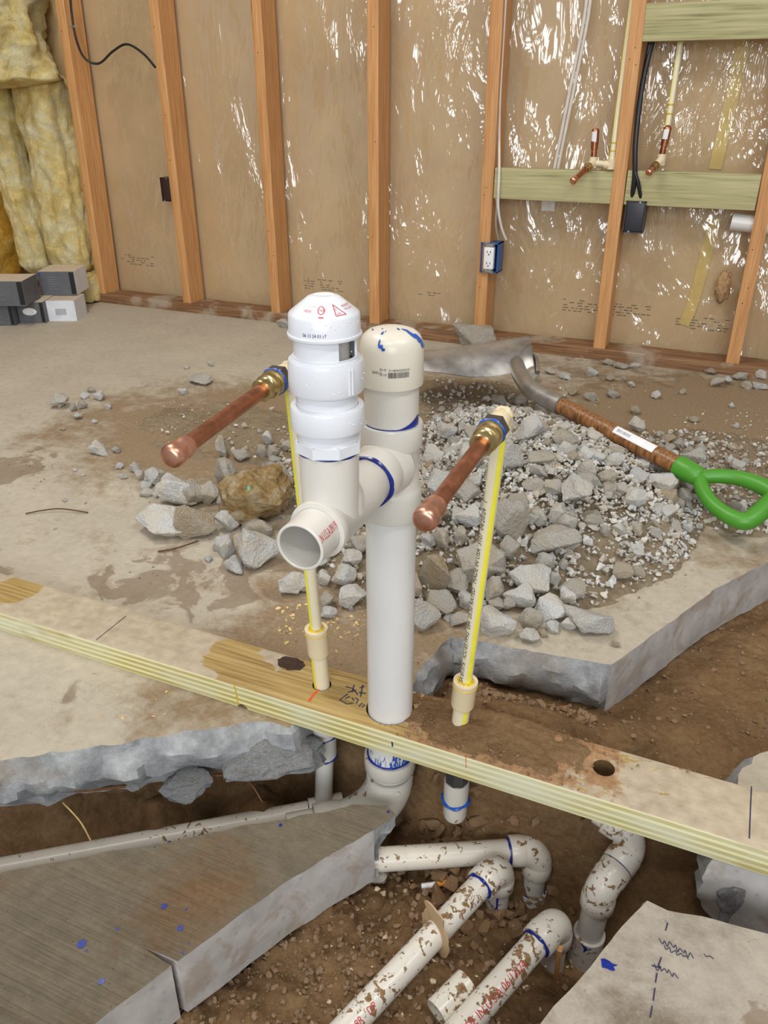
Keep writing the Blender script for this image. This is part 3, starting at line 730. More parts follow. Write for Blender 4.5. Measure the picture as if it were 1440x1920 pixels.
# ---- wall plumbing: CPVC with copper arrestors and stubs
def wall_stub(base, stubend, rtop, label, side_to=None, riser=None):
    """base: tee centre"""
    B = V(base); t = thing('water_supply_stub', label, 'water pipe', B)
    bm = NB(); lathe(bm, B-V((0, 0, .014)), (0, 0, 1), [(0, 0), (0, .0115), (.03, .0115), (.03, 0)], 20)
    d = (V(stubend)-B).normalized(); lathe(bm, B, d, [(0, 0), (0, .0115), (.024, .0115), (.024, 0)], 20)
    obj('tee_fitting', bm, M['cpvc_fit'], t)
    bm = lathe(NB(), B, d, [(.024, 0), (.024, .0125), (.033, .0125), (.034, .0105), (.044, .0105), (.044, 0)], 20); obj('brass_fitting', bm, M['brass'], t)
    L = (V(stubend)-B).length
    c = obj('copper_tube', lathe(NB(), B, d, [(.04, .0078), (L-.01, .0078)], 20), M['copper'], t)
    obj('end_cap', lathe(NB(), B, d, [(L-.02, .008), (L-.02, .0098), (L-.003, .0105), (L, .008), (L, 0)], 20), M['copper2'], t)
    A = B+V((0, 0, .016)); T = V(rtop); d2 = (T-A).normalized(); L2 = (T-A).length
    obj('arrestor', lathe(NB(), A, d2, [(0, .0085), (.02, .0085), (.021, .0103), (.036, .0103), (.037, .0112), (L2-.004, .0112), (L2, .008), (L2, 0)], 24), M['copper'], t)
    bm = NB(); n_ = 10; rr = .0116; zz = (L2*.55, L2*.9)
    x_, y_, dd = frame(d2)
    vs = [[bm.verts.new(A+d2*z+(V((cos(a), sin(a), 0)))*rr) for a in [radians(-140+ i*9) for i in range(n_)]] for z in zz]
    for i in range(n_-1): bm.faces.new((vs[0][i], vs[0][i+1], vs[1][i+1], vs[1][i]))
    obj('arrestor_label', bm, M['label'], t, False)
    if side_to is not None:
        Sd = V(side_to); bm = cyl(B, Sd, .0085, 16); obj('cross_pipe', bm, M['cpvc'], t)
        el = NB(); lathe(el, Sd-V((0, 0, .012)), (0, 0, 1), [(0, 0), (0, .0115), (.028, .0115), (.028, 0)], 18); lathe(el, Sd+V((.0, 0, 0)), (-1, 0, 0), [(0, .0115), (.02, .0115), (.02, 0)], 18); obj('elbow_fitting', el, M['cpvc_fit'], t)
    if riser:
        bm = tube(NB(), [V(p) for p in riser], .0079, 14, sub=4); rp = obj('supply_pipe', bm, M['cpvc'], t)
        bm = tube(NB(), [V(p)+V((-.0045, -.0042, 0)) for p in riser], .0026, 6, sub=4); obj('yellow_stripe', bm, M['yellow'], rp)
        for q in (.06, .11):
            pp = V(riser[0]).lerp(V(riser[1]), q*3); 
            lathe(NB(), pp, (0, 0, 1), [(0, .008)], 8).free()
            obj('glue_ring', lathe(NB(), pp, (V(riser[1])-V(riser[0])), [(0, .008), (0, .0092), (.003, .0092), (.003, .008)], 16), M['yglue'], rp)
    return t
T1 = ony(1112, 305, YW+.0); 
wall_stub(T1, ony(1073, 341, YW-.11), ony(1117, 241, YW-.0), 'copper stub out in front of the left blocking board, on a cream pipe', ony(1146, 309, YW+.0), [ony(1147, 302, YW+.0), ony(1160, 200, YW+.018), ony(1186, 0, YW+.03), ony(1192, -40, YW+.03)])
T2 = ony(1240, 300, YW+.0)
wall_stub(T2, ony(1215, 325, YW-.05), ony(1253, 237, YW+.0), 'copper stub out right of the charcoal box cables, hanging from a cream pipe', None, [ony(1252, 236, YW+.0), ony(1270, 120, YW+.045), ony(1283, 20, YW+.05)])
# white drain stub at the right
t = thing('drain_pipe_stub', 'short white pipe stub jutting sideways from the rightmost stud, with red lettering', 'pipe', ony(1400, 418, YW+.03))
A_, B_ = ony(1371, 418, YW+.04), ony(1416, 423, YW+.04)
bm = lathe(NB(), B_+V((.06, 0, .0)), (A_-B_), [(0, .024), ((A_-B_).length+.06, .024), ((A_-B_).length+.06, .021), (0, .021)], 28)
pp = obj('pipe', bm, M['pvc_pipe'], t)
text_pipe('printed_text', 'in U.S.A.', A_+V((.003, 0, 0)), (1, 0, 0), (0, -1, .55), .024, .013, M['red_ink'], pp, .55)
# ---- insulation
def lump(name, lo, hi, mat, label, seed, amp=.035, n=(26, 16, 60), lean=0):
    bm = NB(); cx, cy = (lo[0]+hi[0])/2, (lo[1]+hi[1])/2; hx, hy = (hi[0]-lo[0])/2, (hi[1]-lo[1])/2; rings = []; K = 56; Z_ = 90
    for j in range(Z_+1):
        s = j/Z_; z = lo[2]+(hi[2]-lo[2])*s; cap = min(1, (min(s, 1-s)*Z_+.4)/5)**.5; ring = []
        for q in range(K):
            a = 2*pi*q/K; c, s_ = cos(a), sin(a); sup = (abs(c)**4+abs(s_)**4)**(-.25)
            r = 1+.0; x = hx*c*sup*cap; y = hy*s_*sup*cap
            d = fbm(c*1.6+seed, s_*1.6, z*5, 5)*amp+fbm(c*5+seed, s_*5, z*16, 3)*amp*.3
            ring.append(bm.verts.new((cx+x+c*d+lean*(z-lo[2])+.02*mn.noise((seed, z*2.5, 0)), cy+y+s_*d*1.1, z+.01*mn.noise((q*.4, seed, 9)))))
        rings.append(ring)
    for a, b in zip(rings, rings[1:]):
        for q in range(K): bm.faces.new((a[q], a[(q+1) % K], b[(q+1) % K], b[q]))
    bm.faces.new(rings[0][::-1]); bm.faces.new(rings[-1])
    return tag(obj(name, bm, M[mat], None, True, 180), label, 'insulation')
lump('insulation_batt', (-2.335, 1.80, .10), (-2.15, 1.97, .86), 'batt', 'pale yellow fibreglass batt hanging against the leftmost stud', 3, .020, lean=-.05)
lump('insulation_batt', (-2.455, 1.76, .10), (-2.345, 1.93, .86), 'batt', 'narrow pale yellow fibreglass batt left of the split seam, beside the wider batt', 5, .018, lean=-.08)
lump('insulation_batt', (-2.66, 1.55, .80), (-2.17, 1.93, 1.3), 'batt', 'thick ragged yellow fibreglass wad bulging at the top left corner', 8, .06)
lump('insulation_batt', (-2.65, 1.45, .05), (-2.55, 1.90, .8), 'batt2', 'amber brown fibreglass batt at the left edge, below the ragged wad', 11, .022)
lump('insulation_batt', (-2.30, 1.80, .0), (-2.13, 1.95, .12), 'batt', 'slumped yellow fibreglass tuft on the floor behind the cartons', 13, .012)
# ---- cartons
def carton(P, dims, rot, label, front, side, top, marks):
    t = thing('carton', label, 'box', P, 'small cartons stacked by the insulation'); R = Matrix.Translation(P) @ Matrix.Rotation(rot, 4, 'Z'); lx, ly, lz = dims
    bm = NB(); box(bm, (0, 0, 0), (lx, ly, lz), R, 0, 0)
    bm.faces.ensure_lookup_table()
    for f in bm.faces:
        f.normal_update(); c = f.calc_center_median(); lc = R.inverted() @ c
        f.material_index = 0 if abs(lc.y) < 1e-4 else (2 if abs(lc.z-lz) < 1e-4 else 1)
    bd = obj('carton_body', bm, [M[front], M[side], M[top]], t, False)
    bm = NB()
    if marks == 'disc': disc_blob(bm, (0, 0, 0), .014, (0, -1, 0), 24, 0, 1.9); mt = 'label'; off = V((lx*.45, -.0006, lz*.55))
    elif marks == 'bar':
        for q in range(10): box(bm, (q*.0042, 0, 0), (q*.0042+.0018, .0003, .024)); mt = 'greylabel'; off = V((lx*.35, -.0008, lz*.3))
    else:
        for r in range(6): box(bm, (0, 0, -r*.009), (.03+.012*sin(r*3.), .0003, -r*.009+.003)); mt = 'greylabel'; off = V((lx*.25, -.0008, lz*.75))
    M4 = R @ Matrix.Translation(off)
    for v in bm.verts: v.co = M4 @ v.co
    obj('printed_panel', bm, M[mt], bd, False)
    if marks != 'bar':
        bm = box(NB(), (lx*.86, -.0007, .004), (lx*.99, -.0003, lz*.97), R); obj('black_edge_band', bm, M['black'], bd, False)
        bm = disc_blob(NB(), (0, 0, 0), .005, (0, -1, 0), 12, 0)
        for v in bm.verts: v.co = R @ Matrix.Translation(V((.006, -.001, lz*.9))) @ v.co
        obj('blue_dot', bm, M['blue2'], bd, False)
rz = radians(24)
c0 = onz(88, 602, 0); carton(V((c0.x, c0.y, 0)), (.118, .12, .078), rz, 'white sided carton at the bottom right of the stack, with a small barcode', 'ctn_white', 'ctn_white', 'ctn_top', 'bar')
c1 = onz(38, 606, 0); carton(V((c1.x, c1.y, 0)), (.100, .12, .08), rz, 'grey carton with a white oval, bottom middle of the stack', 'ctn_grey', 'ctn_grey', 'ctn_top', 'disc')
c2 = onz(-24, 611, 0); carton(V((c2.x, c2.y, 0)), (.108, .12, .078), rz, 'grey carton at the bottom left of the stack, cut by the left edge', 'ctn_grey', 'ctn_grey', 'ctn_top', 'text')
c3 = onz(78, 553, .082); carton(V((c3.x, c3.y, .081)), (.14, .14, .09), rz, 'grey fronted carton with a white side, top right of the stack', 'ctn_grey', 'ctn_white', 'ctn_top', 'text')
c4 = onz(-26, 574, .082); carton(V((c4.x, c4.y, .082)), (.15, .14, .09), rz, 'grey carton on the upper left of the stack, beside the white sided one', 'ctn_grey', 'ctn_grey', 'ctn_top', 'text')

# ================================================================== FOREGROUND SOLE PLATE
def cut(ob, cutters):
    for i, c in enumerate(cutters):
        bmesh.ops.recalc_face_normals(c, faces=c.faces)
        me = bpy.data.meshes.new('c'); c.to_mesh(me); c.free(); co_ = bpy.data.objects.new('c', me); C.objects.link(co_)
        md = ob.modifiers.new('b', 'BOOLEAN'); md.object = co_; md.operation = 'DIFFERENCE'; md.solver = 'EXACT'
        bpy.context.view_layer.update()
        nm = bpy.data.meshes.new_from_object(ob.evaluated_get(bpy.context.evaluated_depsgraph_get()))
        ob.modifiers.clear(); old = ob.data; ob.data = nm; bpy.data.meshes.remove(old); bpy.data.objects.remove(co_); bpy.data.meshes.remove(me)
hP = onz(1132, 1440, .038)
plate = obj('sole_plate', blk((-1.55, -.0445, .0), (1.4, .0445, .038), .0015), M['sole'], None, True, 30)
cut(plate, [cyl((hP.x, hP.y, -.01), (hP.x, hP.y, .06), .0135, 28, 0), cyl((0, 0, -.01), (0, 0, .06), .0325, 40, 0), cyl((-.107, .006, -.01), (-.107, .006, .06), .0135, 24, 0),
            cyl((.0955, .011, -.01), (.0955, .011, .06), .0135, 24, 0), cyl((ony(454, 1320, -.0445).x, -.06, -.002), (ony(454, 1320, -.0445).x, -.03, -.002), .009, 20, 0)])
tag(plate, 'long green treated timber plate crossing the trench, the upright pipes standing in it', 'board')
Zp = .0384
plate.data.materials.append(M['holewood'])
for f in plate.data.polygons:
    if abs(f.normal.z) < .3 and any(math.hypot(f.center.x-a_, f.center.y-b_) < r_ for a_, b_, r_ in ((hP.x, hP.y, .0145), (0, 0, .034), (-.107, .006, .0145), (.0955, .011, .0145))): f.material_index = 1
def pm(name, pts, wd, mat, nrm=(0, 0, 1), parent=plate, conv=None):
    f = conv or (lambda a, b: onz(a, b, Zp)); return obj(name, ribbon(NB(), [f(*p) for p in pts], wd, nrm), M[mat], parent, False)
pm('pencil_line', [(180, 1200), (210, 1176), (236, 1155)], .0012, 'black_ink')
pm('pencil_line', [(620, 1263), (655, 1270), (700, 1284)], .0008, 'black_ink')
pm('crayon_mark', [(597, 1292), (588, 1302), (579, 1315)], .0035, 'orange_ink')
pm('marker_line', [(1409, 1474), (1407, 1520), (1405, 1572)], .0014, 'navy_ink')
F_ = lambda a, b: ony(a, b, -.0449)
pm('marker_tick', [(735, 1391), (736, 1400)], .0022, 'navy_ink', (0, -1, 0), conv=F_)
pm('crayon_mark', [(438, 1282), (443, 1300), (446, 1318)], .0022, 'yglue', (0, -1, 0), conv=F_)
pm('pencil_line', [(873, 1418), (874, 1440)], .0009, 'orange_ink', (0, -1, 0), conv=F_)
for st in [[(652, 1301), (637, 1312), (650, 1320), (662, 1318)], [(648, 1287), (662, 1291), (671, 1303)], [(664, 1284), (660, 1298)], [(652, 1298), (668, 1294)], [(666, 1308), (672, 1312), (668, 1318)], [(674, 1290), (684, 1286)],
           [(672, 1298), (686, 1300)], [(680, 1284), (676, 1306)], [(673, 1325), (678, 1318), (684, 1322), (678, 1326)], [(647, 1310), (656, 1306)], [(660, 1308), (664, 1314)]]:
    pm('marker_writing', st, .0018, 'navy_ink')
bm = disc_blob(NB(), onz(546, 1244, Zp), .0145, n=22, irr=.1, sx=1.5)
obj('knot', bm, M['knot'], plate, False)

# ================================================================== DRAIN STACK
CAMD = lambda P: (CO-V(P))
A0 = V((0, 0, 0)); UP = V((0, 0, 1)); TW = V((0, -1, 0))
st = thing('drain_stack', 'tall white capped drain pipe rising through the timber plate, with branch tee and domed vent', 'drain pipe', (0, 0, .038))
lp = obj('lower_pipe', lathe(NB(), A0, UP, [(-.075, .0301), (.345, .0301)], 56), M['pvc_pipe'], st)
zr = ony(730, 1451, -.036).z
bmx = NB(); random.seed(3)
for i in range(46):
    a = random.uniform(-1.0, 1.15); t = random.uniform(zr+.002, zr+.022); h = random.uniform(.003, .014) if a < .1 else random.uniform(.004, .02); w2 = random.uniform(.008, .03) if a < .1 else random.uniform(.02, .07)
    cyl_patch(bmx, A0, UP, (.3, -.95, 0), .0301, [(a-w2, t-h/2), (a+w2*.2, t-h*.3), (a+w2, t-h/2), (a+w2*.5, t+h/2), (a-w2*.3, t+h*.3)], .0003+i*2e-5)
obj('primer_smears', bmx, M['blue2'], lp, False)
def ring(A, d, R, mat, parent, r=.0011, wob=.0006, name='glue_ring', part=(0, 2*pi)):
    x, y, d = frame(d); n = 60; pts = []
    for i in range(n+1 if part[1]-part[0] < 6 else n):
        a = part[0]+(part[1]-part[0])*i/n; pts.append(V(A)+(x*cos(a)+y*sin(a))*(R+r*.3)+d*wob*sin(a*3+R*900))
    return obj(name, tube(NB(), pts, lambda t: r*(1+.3*sin(t*40)), 6, closed=(part[1]-part[0] > 6)), M[mat], parent)
# elbow below the plate
ed = V((-.8, -.6, 0)); c1 = V((0, 0, -.168)); path = [V((0, 0, -.078))]+arc_bend((0, 0, -.03), c1, c1+ed*.3, .082, 14)+[c1+ed*.11]
bm = tube(NB(), path, .0335, 44)
lathe(bm, V((0, 0, zr)), -UP, [(0, .0302), (0, .0355), (.002, .0362), (.022, .0362), (.026, .0335)], 48)
lathe(bm, c1+ed*.07, ed, [(0, .033), (.004, .0362), (.04, .0362), (.04, .03)], 40)
lathe(bm, V((.022, -.026, -.088)), (.65, -.76, 0), [(0, .004), (.0015, .004), (.0015, 0)], 16)
el = obj('sweep_elbow', bm, M['pvc_dull'], st); ring((0, 0, zr+.001), UP, .0305, 'blue', el, .0016)
obj('drain_run', lathe(NB(), c1+ed*.1, ed, [(0, .0301), (.05, .0301), (.05, 0)], 36), M['pvc_muddy2'], st)
# sanitary tee
bm = lathe(NB(), A0, UP, [(.337, .0301), (.3372, .0345), (.339, .0352), (.368, .0352), (.3735, .0338), (.376, .0322), (.421, .0322), (.4235, .0335), (.427, .0348), (.4505, .0352), (.4522, .0345), (.452, .0302)], 56)
bh = .405
lathe(bm, V((0, 0, bh)), TW, [(0, .0285), (.03, .0285), (.033, .0300), (.0605, .0303), (.062, .0295), (.062, .0245)], 48)
# blend
lathe(bm, V((0, 0, bh)), TW, [(.015, .0345), (.028, .0325), (.036, .0300)], 48)
stt = obj('sanitary_tee', bm, M['pvc'], st)
ring((0, 0, .337), UP, .0302, 'blue', stt, .0006)
up_ = obj('upper_pipe', lathe(NB(), A0, UP, [(.44, .0301), (.505, .0301)], 48), M['pvc'], st)
# blue cement pool on the right of the top hub
cyl_pts = []
bm = NB(); sd = CAMD((0, 0, .45)); n_ = 24
v0 = []
for i in range(n_+1):
    a = -1.15+2.5*i/n_; h = .0018+.0105*max(0, (a-.25)/.9)**1.3 if a < 1.15 else .012
    x_ = sd.copy(); x_.z = 0; x_.normalize(); y_ = UP.cross(x_)
    d_ = x_*cos(a)+y_*sin(a); v0.append((bm.verts.new(d_*.0306+UP*.4515), bm.verts.new(d_*.0306+UP*(.4515+h)), ))
for a, b in zip(v0, v0[1:]): bm.faces.new((a[0], b[0], b[1], a[1]))
obj('cement_pool', bm, M['blue'], up_, False)
# cap
cp = obj('end_cap', lathe(NB(), A0, UP, [(.4972, .0302), (.4972, .0342), (.4985, .0346), (.536, .0342), (.543, .0330), (.549, .0300), (.553, .0250), (.5555, .0175), (.5568, .008), (.557, 0)], 56), M['pvc_cap'], st)
sd = CAMD((0, 0, .52)); sd.z = 0; sd.normalize()
text_round('printed_text', '0118040Z0Z0C01', A0, UP, Matrix.Rotation(-.08, 3, 'Z') @ sd, .0346, .5195, .0034, M['black_ink'], cp, stretch=.9)
text_round('printed_text', '24/01/1', A0, UP, Matrix.Rotation(-.62, 3, 'Z') @ sd, .0346, .516, .0042, M['black_ink'], cp, stretch=.9)
text_round('printed_text', 'RN 02', A0, UP, Matrix.Rotation(-.36, 3, 'Z') @ sd, .0346, .520, .0034, M['black_ink'], cp, stretch=.8)
text_round('printed_text', '24 1M', A0, UP, Matrix.Rotation(-.36, 3, 'Z') @ sd, .0346, .5145, .0036, M['black_ink'], cp, stretch=.8)
bm = NB(); a = -.10; random.seed(5)
while a < .55:
    w_ = random.choice([.006, .01, .016]); cyl_patch(bm, A0, UP, sd, .0346, [(a, .5125), (a+w_, .5125), (a+w_, .5185), (a, .5185)]); a += w_+random.choice([.007, .012])
obj('barcode', bm, M['black_ink'], cp, False)
# blue primer drips on the dome
def dome_pt(a, s):
    pr_ = [(.536, .0342), (.543, .0330), (.549, .0300), (.553, .0250), (.5555, .0175), (.5568, .008), (.557, 0)]
    s = max(0, min(.999, s))*6; i = int(s); f = s-i; t = pr_[i][0]*(1-f)+pr_[i+1][0]*f; r = pr_[i][1]*(1-f)+pr_[i+1][1]*f
    x_ = sd; y_ = UP.cross(x_); return (x_*cos(a)+y_*sin(a))*(r+.0007)+UP*(t+.0006)
def dome_blob(bm, ca, cs, ra, rs, n=22, sl=0.):
    P = [];
    for k_ in range(n):
        q = 2*pi*k_/n; rr = 1+.35*mn.noise((cos(q)*2+ca*9, sin(q)*2, cs*7)); P.append(dome_pt(ca+ra*cos(q)*rr+sl*rs*sin(q)*rr, cs+rs*sin(q)*rr))
    c = bm.verts.new(dome_pt(ca, cs)+UP*.0002); v = [bm.verts.new(p) for p in P]
    for i in range(n): bm.faces.new((c, v[i], v[(i+1) % n]))
bm = NB()
for args in [(.95, .52, .10, .16), (1.1, .34, .11, .16), (1.22, .17, .09, .13), (1.0, .68, .1, .1), (.7, .80, .1, .05), (-.35, .20, .09, .05), (-.42, .30, .03, .10), (-.26, .13, .06, .035), (-.5, .62, .06, .06), (-.4, .70, .03, .04), (-1.4, .62, .12, .02), (-1.0, .78, .1, .015), (1.38, .05, .05, .08)]: dome_blob(bm, *args)
obj('primer_drips', bm, M['blue2'], cp, False)
# branch: white tee with the vent on top, short open stub
BY = -.150; Bc = V((0, BY, bh))
bm = lathe(NB(), V((0, 0, bh)), TW, [(.058, .0243), (.066, .0262), (.09, .0272), (.1, .0278), (.168, .0280), (.170, .0292), (.178, .0295), (.180, .0290), (.1805, .0243)], 52)
lathe(bm, V((0, BY, bh)), UP, [(0, .0275), (.03, .0275), (.042, .0279), (.0715, .0284), (.0725, .0275), (.0725, .02)], 52)
lathe(bm, V((0, BY+.012, bh)), UP, [(.0, .0), (.004, .028), (.022, .0268), (.034, .022)], 40)
bt = obj('branch_tee', bm, M['pvc'], st)
ring((0, -.063, bh), TW, .0270, 'blue', bt, .0022, .0008); ring((0, BY, bh+.073), UP, .0278, 'blue', bt, .0012, .0005)
bm = lathe(NB(), V((0, 0, bh)), TW, [(.16, .0212), (.2135, .0212), (.2142, .0218), (.2142, .0232), (.2135, .0241), (.16, .0241)], 52)
so = obj('open_stub', bm, M['pvc'], st)
Pm = V((0, -.182, bh)); text_pipe('printed_text', '.N U.S.A.09/19/', V((0, -.2125, bh)), (0, 1, 0), (.80, -.1, .62), .0241, .0118, M['red_ink'], so, .45, a0=-.30)
# vent (air admittance valve) standing on the tee
V0 = V((0, BY, 0))
av = NB(); lathe(av, V0, UP, [(.479, .0262), (.479, .0320), (.4892, .0320), (.4892, .0300)], 8); lathe(av, V0, UP, [(.488, .0292), (.500, .0290), (.501, .0335), (.503, .0342), (.5205, .0340), (.5225, .0333), (.5235, .0285)], 56)
va = obj('vent_adapter', av, M['white'], st)
obj('vent_neck', lathe(NB(), V0, UP, [(.52, .0282), (.537, .0282), (.5375, .0330)], 56), M['white'], st)
bm = lathe(NB(), V0, UP, [(.536, .0290), (.5365, .0330), (.539, .0342), (.562, .0338), (.5655, .0330), (.5655, .0298), (.5645, .029)], 56)
nutp = obj('threaded_nut', bm, M['white'], st)
tdir = CAMD(V0+UP*.55); tdir.z = 0; tdir.normalize(); sdir = UP.cross(tdir)
for a in (.62, .72):
    d_ = tdir*cos(a)+sdir*sin(a); b_ = NB(); tube(b_, [V0+d_*.0343+UP*z for z in (.539, .5505, .562)], .0010, 8); obj('grip_rib', b_, M['white'], nutp)
# slotted cage: inner sleeve, outer shell panels
obj('inner_sleeve', lathe(NB(), V0, UP, [(.56, .0215), (.592, .0215)], 40), M['pvc_grey'], st)
bm = NB()
for (a0, a1) in ((-2.2, .42), (1.35, 3.3)):
    L = [];
    for i in range(29):
        a = a0+(a1-a0)*i/28; d_ = tdir*cos(a)+sdir*sin(a); L.append([bm.verts.new(V0+d_*r+UP*z) for r, z in ((.0282, .563), (.0280, .59), (.0262, .59), (.0262, .563))])
    for u, v_ in zip(L, L[1:]):
        for q in range(4): bm.faces.new((u[q], u[(q+1) % 4], v_[(q+1) % 4], v_[q]))
    bm.faces.new(L[0]); bm.faces.new(L[-1][::-1])
lathe(bm, V0, UP, [(.5635, .0300), (.5665, .0306), (.5668, .0290), (.5690, .0294), (.5692, .0272), (.566, .0270)], 50)
obj('slotted_cage', bm, M['white'], st)
bm = lathe(NB(), V0, UP, [(.5868, .0262), (.5862, .0325), (.5872, .0329), (.5888, .0328), (.5895, .0316), (.6045, .0312), (.6065, .0302), (.6195, .0135), (.6205, .0095), (.6195, .0080), (.6195, 0)], 60)
hood = obj('vent_hood', bm, M['white'], st)
text_round('printed_text', '06 13 24 01:17', V0, UP, tdir*cos(-.62)+sdir*sin(-.62), .0316, .5915, .0042, M['navy_ink'], hood, stretch=.82)
# red certification marks on the cone
cone = lambda a, s: V0+(tdir*cos(a)+sdir*sin(a))*((.0302+(.0135-.0302)*s)+.0004)+UP*(.6065+(.6195-.6065)*s+.0004)
def cone_line(bm, pts, wd=.0007):
    P = [cone(*p) for p in pts]
    for i, (p, q) in enumerate(zip(P, P[1:])):
        nrm = ((p+q)/2-V0-UP*.58); ribbon(bm, [p, q], wd, nrm.normalized())
bm = NB(); cone_line(bm, [(-.10+.115*cos(t), .44+.20*sin(t)) for t in [2*pi*i/20 for i in range(21)]]); cone_line(bm, [(-.17, .08), (-.02, .08)], .0011)
obj('certification_mark', bm, M['red_ink'], hood, False)
def cone_text(s, a, s0, size, k=1.):
    vs, fs = text_mesh(s, size); bm = NB(); bv = []
    for c in vs:
        ss = s0+c.y/.0212; r = .0302-.0167*ss; bv.append(bm.verts.new(cone(a+c.x*k/r, ss)+UP*.0002))
    for f in fs:
        try: bm.faces.new([bv[i] for i in f])
        except Exception: pass
    return obj('printed_text', bm, M['red_ink'], hood, False)
cone_text('NSF', -.16, .36, .0040, .75)
bm = NB(); cone_line(bm, [(.36, .12), (.72, .14), (.40, .70), (.36, .12)]); obj('certification_mark', bm, M['red_ink'], hood, False)
cone_text('C', .40, .38, .0036, .8); cone_text('UPC', .40, .17, .0030, .8)
cone_text('ANSI/NSF', .75, .50, .0034, .9); cone_text('PVC-DWV', .80, .33, .0030, .9); cone_text('ASSE', -.74, .30, .0040, .9); cone_text('1050', -.66, .55, .0036, .9)
# water droplets
random.seed(21); bm = NB()
for i in range(45):
    a = random.uniform(-1.2, 1.4); z, r = random.choice([(random.uniform(.505, .518), .0342), (random.uniform(.542, .560), .0342), (random.uniform(.592, .603), .0316), (random.uniform(.525, .535), .0284), (random.uniform(.575, .584), .0284)])
    d_ = tdir*cos(a)+sdir*sin(a); b_ = bmesh.ops.create_icosphere(bm, subdivisions=1, radius=random.uniform(.0003, .0007), matrix=Matrix.Translation(V0+d_*r+UP*z))
dm = MT('water_drop', .05); dm.col(srgb(236, 238, 242))
tag(obj('water_droplets', bm, dm.m, st), kind='stuff')

# ================================================================== WATER STUB OUTS
def stub_out(base, elb, end, label, ztop_c, zbot_c, text=None, stripe_dir=None, below=None):
    B = V(base); E = V(elb); Q = V(end)
    t = thing('water_stub_out', label, 'water pipe', B)
    ax = (E-B).normalized()
    at = lambda z: B+ax*((z-B.z)/ax.z)
    lo = obj('lower_pipe', lathe(NB(), at(-.02), ax, [(0, .0111), ((at(zbot_c)-at(-.02)).length, .0111)], 30), M['cpvc'], t)
    sdir_ = stripe_dir; x_ = V(sdir_)-ax*V(sdir_).dot(ax); x_.normalize(); y_ = ax.cross(x_)
    def stripe(P, Q_, R, wa):
        bm = NB(); L = []
        for s in (0, 1):
            PP = P if s == 0 else Q_; L.append([bm.verts.new(PP+(x_*cos(a)+y_*sin(a))*(R+.0002)) for a in [wa*(i/6-.5) for i in range(7)]])
        for i in range(6): bm.faces.new((L[0][i], L[0][i+1], L[1][i+1], L[1][i]))
        return bm
    obj('yellow_stripe', stripe(at(.03), at(zbot_c), .0111, .5), M['yellow'], lo, True)
    cz = (at(ztop_c)-at(zbot_c)).length
    cpl = obj('coupling', lathe(NB(), at(zbot_c), ax, [(0, .011), (0, .0142), (.003, .0152), (cz-.004, .0155), (cz-.003, .0160), (cz, .0158), (cz, .008)], 36), M['cpvc_fit'], t)
    ring(at(ztop_c)-ax*.0065, ax, .0154, 'yglue', cpl, .0006, .0003); ring(at(ztop_c)+ax*.0002, ax, .0088, 'yglue', cpl, .0016, .0002)
    rp = obj('riser_pipe', lathe(NB(), at(ztop_c-.01), ax, [(0, .0079), ((E-at(ztop_c-.01)).length, .0079)], 28), M['cpvc'], t)
    obj('yellow_stripe', stripe(at(ztop_c), E-ax*.012, .0079, .80), M['yellow'], rp, True)
    if text: text_pipe('printed_text', text[0], at(text[1]), ax, text[2], .0079, text[3], M['black_ink'], rp, text[4])
    d = (Q-E).normalized(); L = (Q-E).length
    bm = lathe(NB(), E-ax*.02, ax, [(0, .0078), (0, .0105), (.018, .0112), (.026, .0105), (.030, .007), (.031, 0)], 28)
    lathe(bm, E-d*.009, d, [(0, 0), (.001, .007), (.006, .0105), (.028, .0125), (.034, .0128), (.034, .008)], 28)
    eb = obj('elbow_fitting', bm, M['cpvc_fit'], t)
    ring(E-ax*.02, ax, .0085, 'yglue', eb, .0012, .0003)
    obj('hex_nut', lathe(NB(), E, d, [(.024, .008), (.024, .0150), (.0255, .0160), (.036, .0160), (.0375, .0150), (.0375, .008)], 6), M['nut'], t, True, 20)
    bf = obj('brass_fitting', lathe(NB(), E, d, [(.036, .008), (.036, .0142), (.045, .0145), (.0455, .0128), (.050, .0125), (.0505, .0138), (.056, .0138), (.0575, .0120), (.0590, .0108), (.062, .0108), (.063, .0122), (.068, .0125), (.0705, .0112), (.0705, .008)], 40), M['brass'], t)
    ring(E+d*.0385, d, .0140, 'blue2', bf, .0012, .0004, 'thread_sealant')
    obj('copper_tube', lathe(NB(), E, d, [(.066, .0079), (L-.018, .0079)], 36), M['copper'], t)
    obj('end_cap', lathe(NB(), E, d, [(L-.030, .0080), (L-.030, .0098), (L-.026, .0106), (L-.020, .0106), (L-.0165, .0098), (L-.014, .0100), (L-.010, .0115), (L-.004, .0112), (L-.0012, .0098), (L, .0075), (L, 0)], 40), M['copper2'], t)
    return t, at, ax
Bx = V((.0955, .011, .038)); Ex = V((.124, .004, .474))
zr1 = ony(860, 1290, 0).z; zr2 = ony(860, 1339, -.005).z
tR, atR, axR = stub_out(Bx, Ex, (.119, -.213, .4565), 'copper stub out on the right, over the lettered cream pipe with yellow stripe', ony(862, 1287, -.004).z, ony(862, 1336, -.004).z,
    ('97" CSA B137.6   ICC-ES PMG  E84  25/50 RATED   MADE IN USA  3107  04/20/24   1', .094, (CAMD((.1, 0, .25))+V((-.9, -.4, 0))*.46), .0086, .92), (CAMD((.1, 0, .25))+V((.9, .4, 0))*.42))
tL, atL, axL = stub_out((-.107, .006, .038), (-.126, .0, .494), (-.111, -.243, .486), 'copper stub out on the left, behind the white domed vent', ony(594, 1190, -.008).z, ony(596, 1238, -.008).z,
    None, (CAMD((-.1, 0, .1))+V((-1, -.4, 0))*1.1))
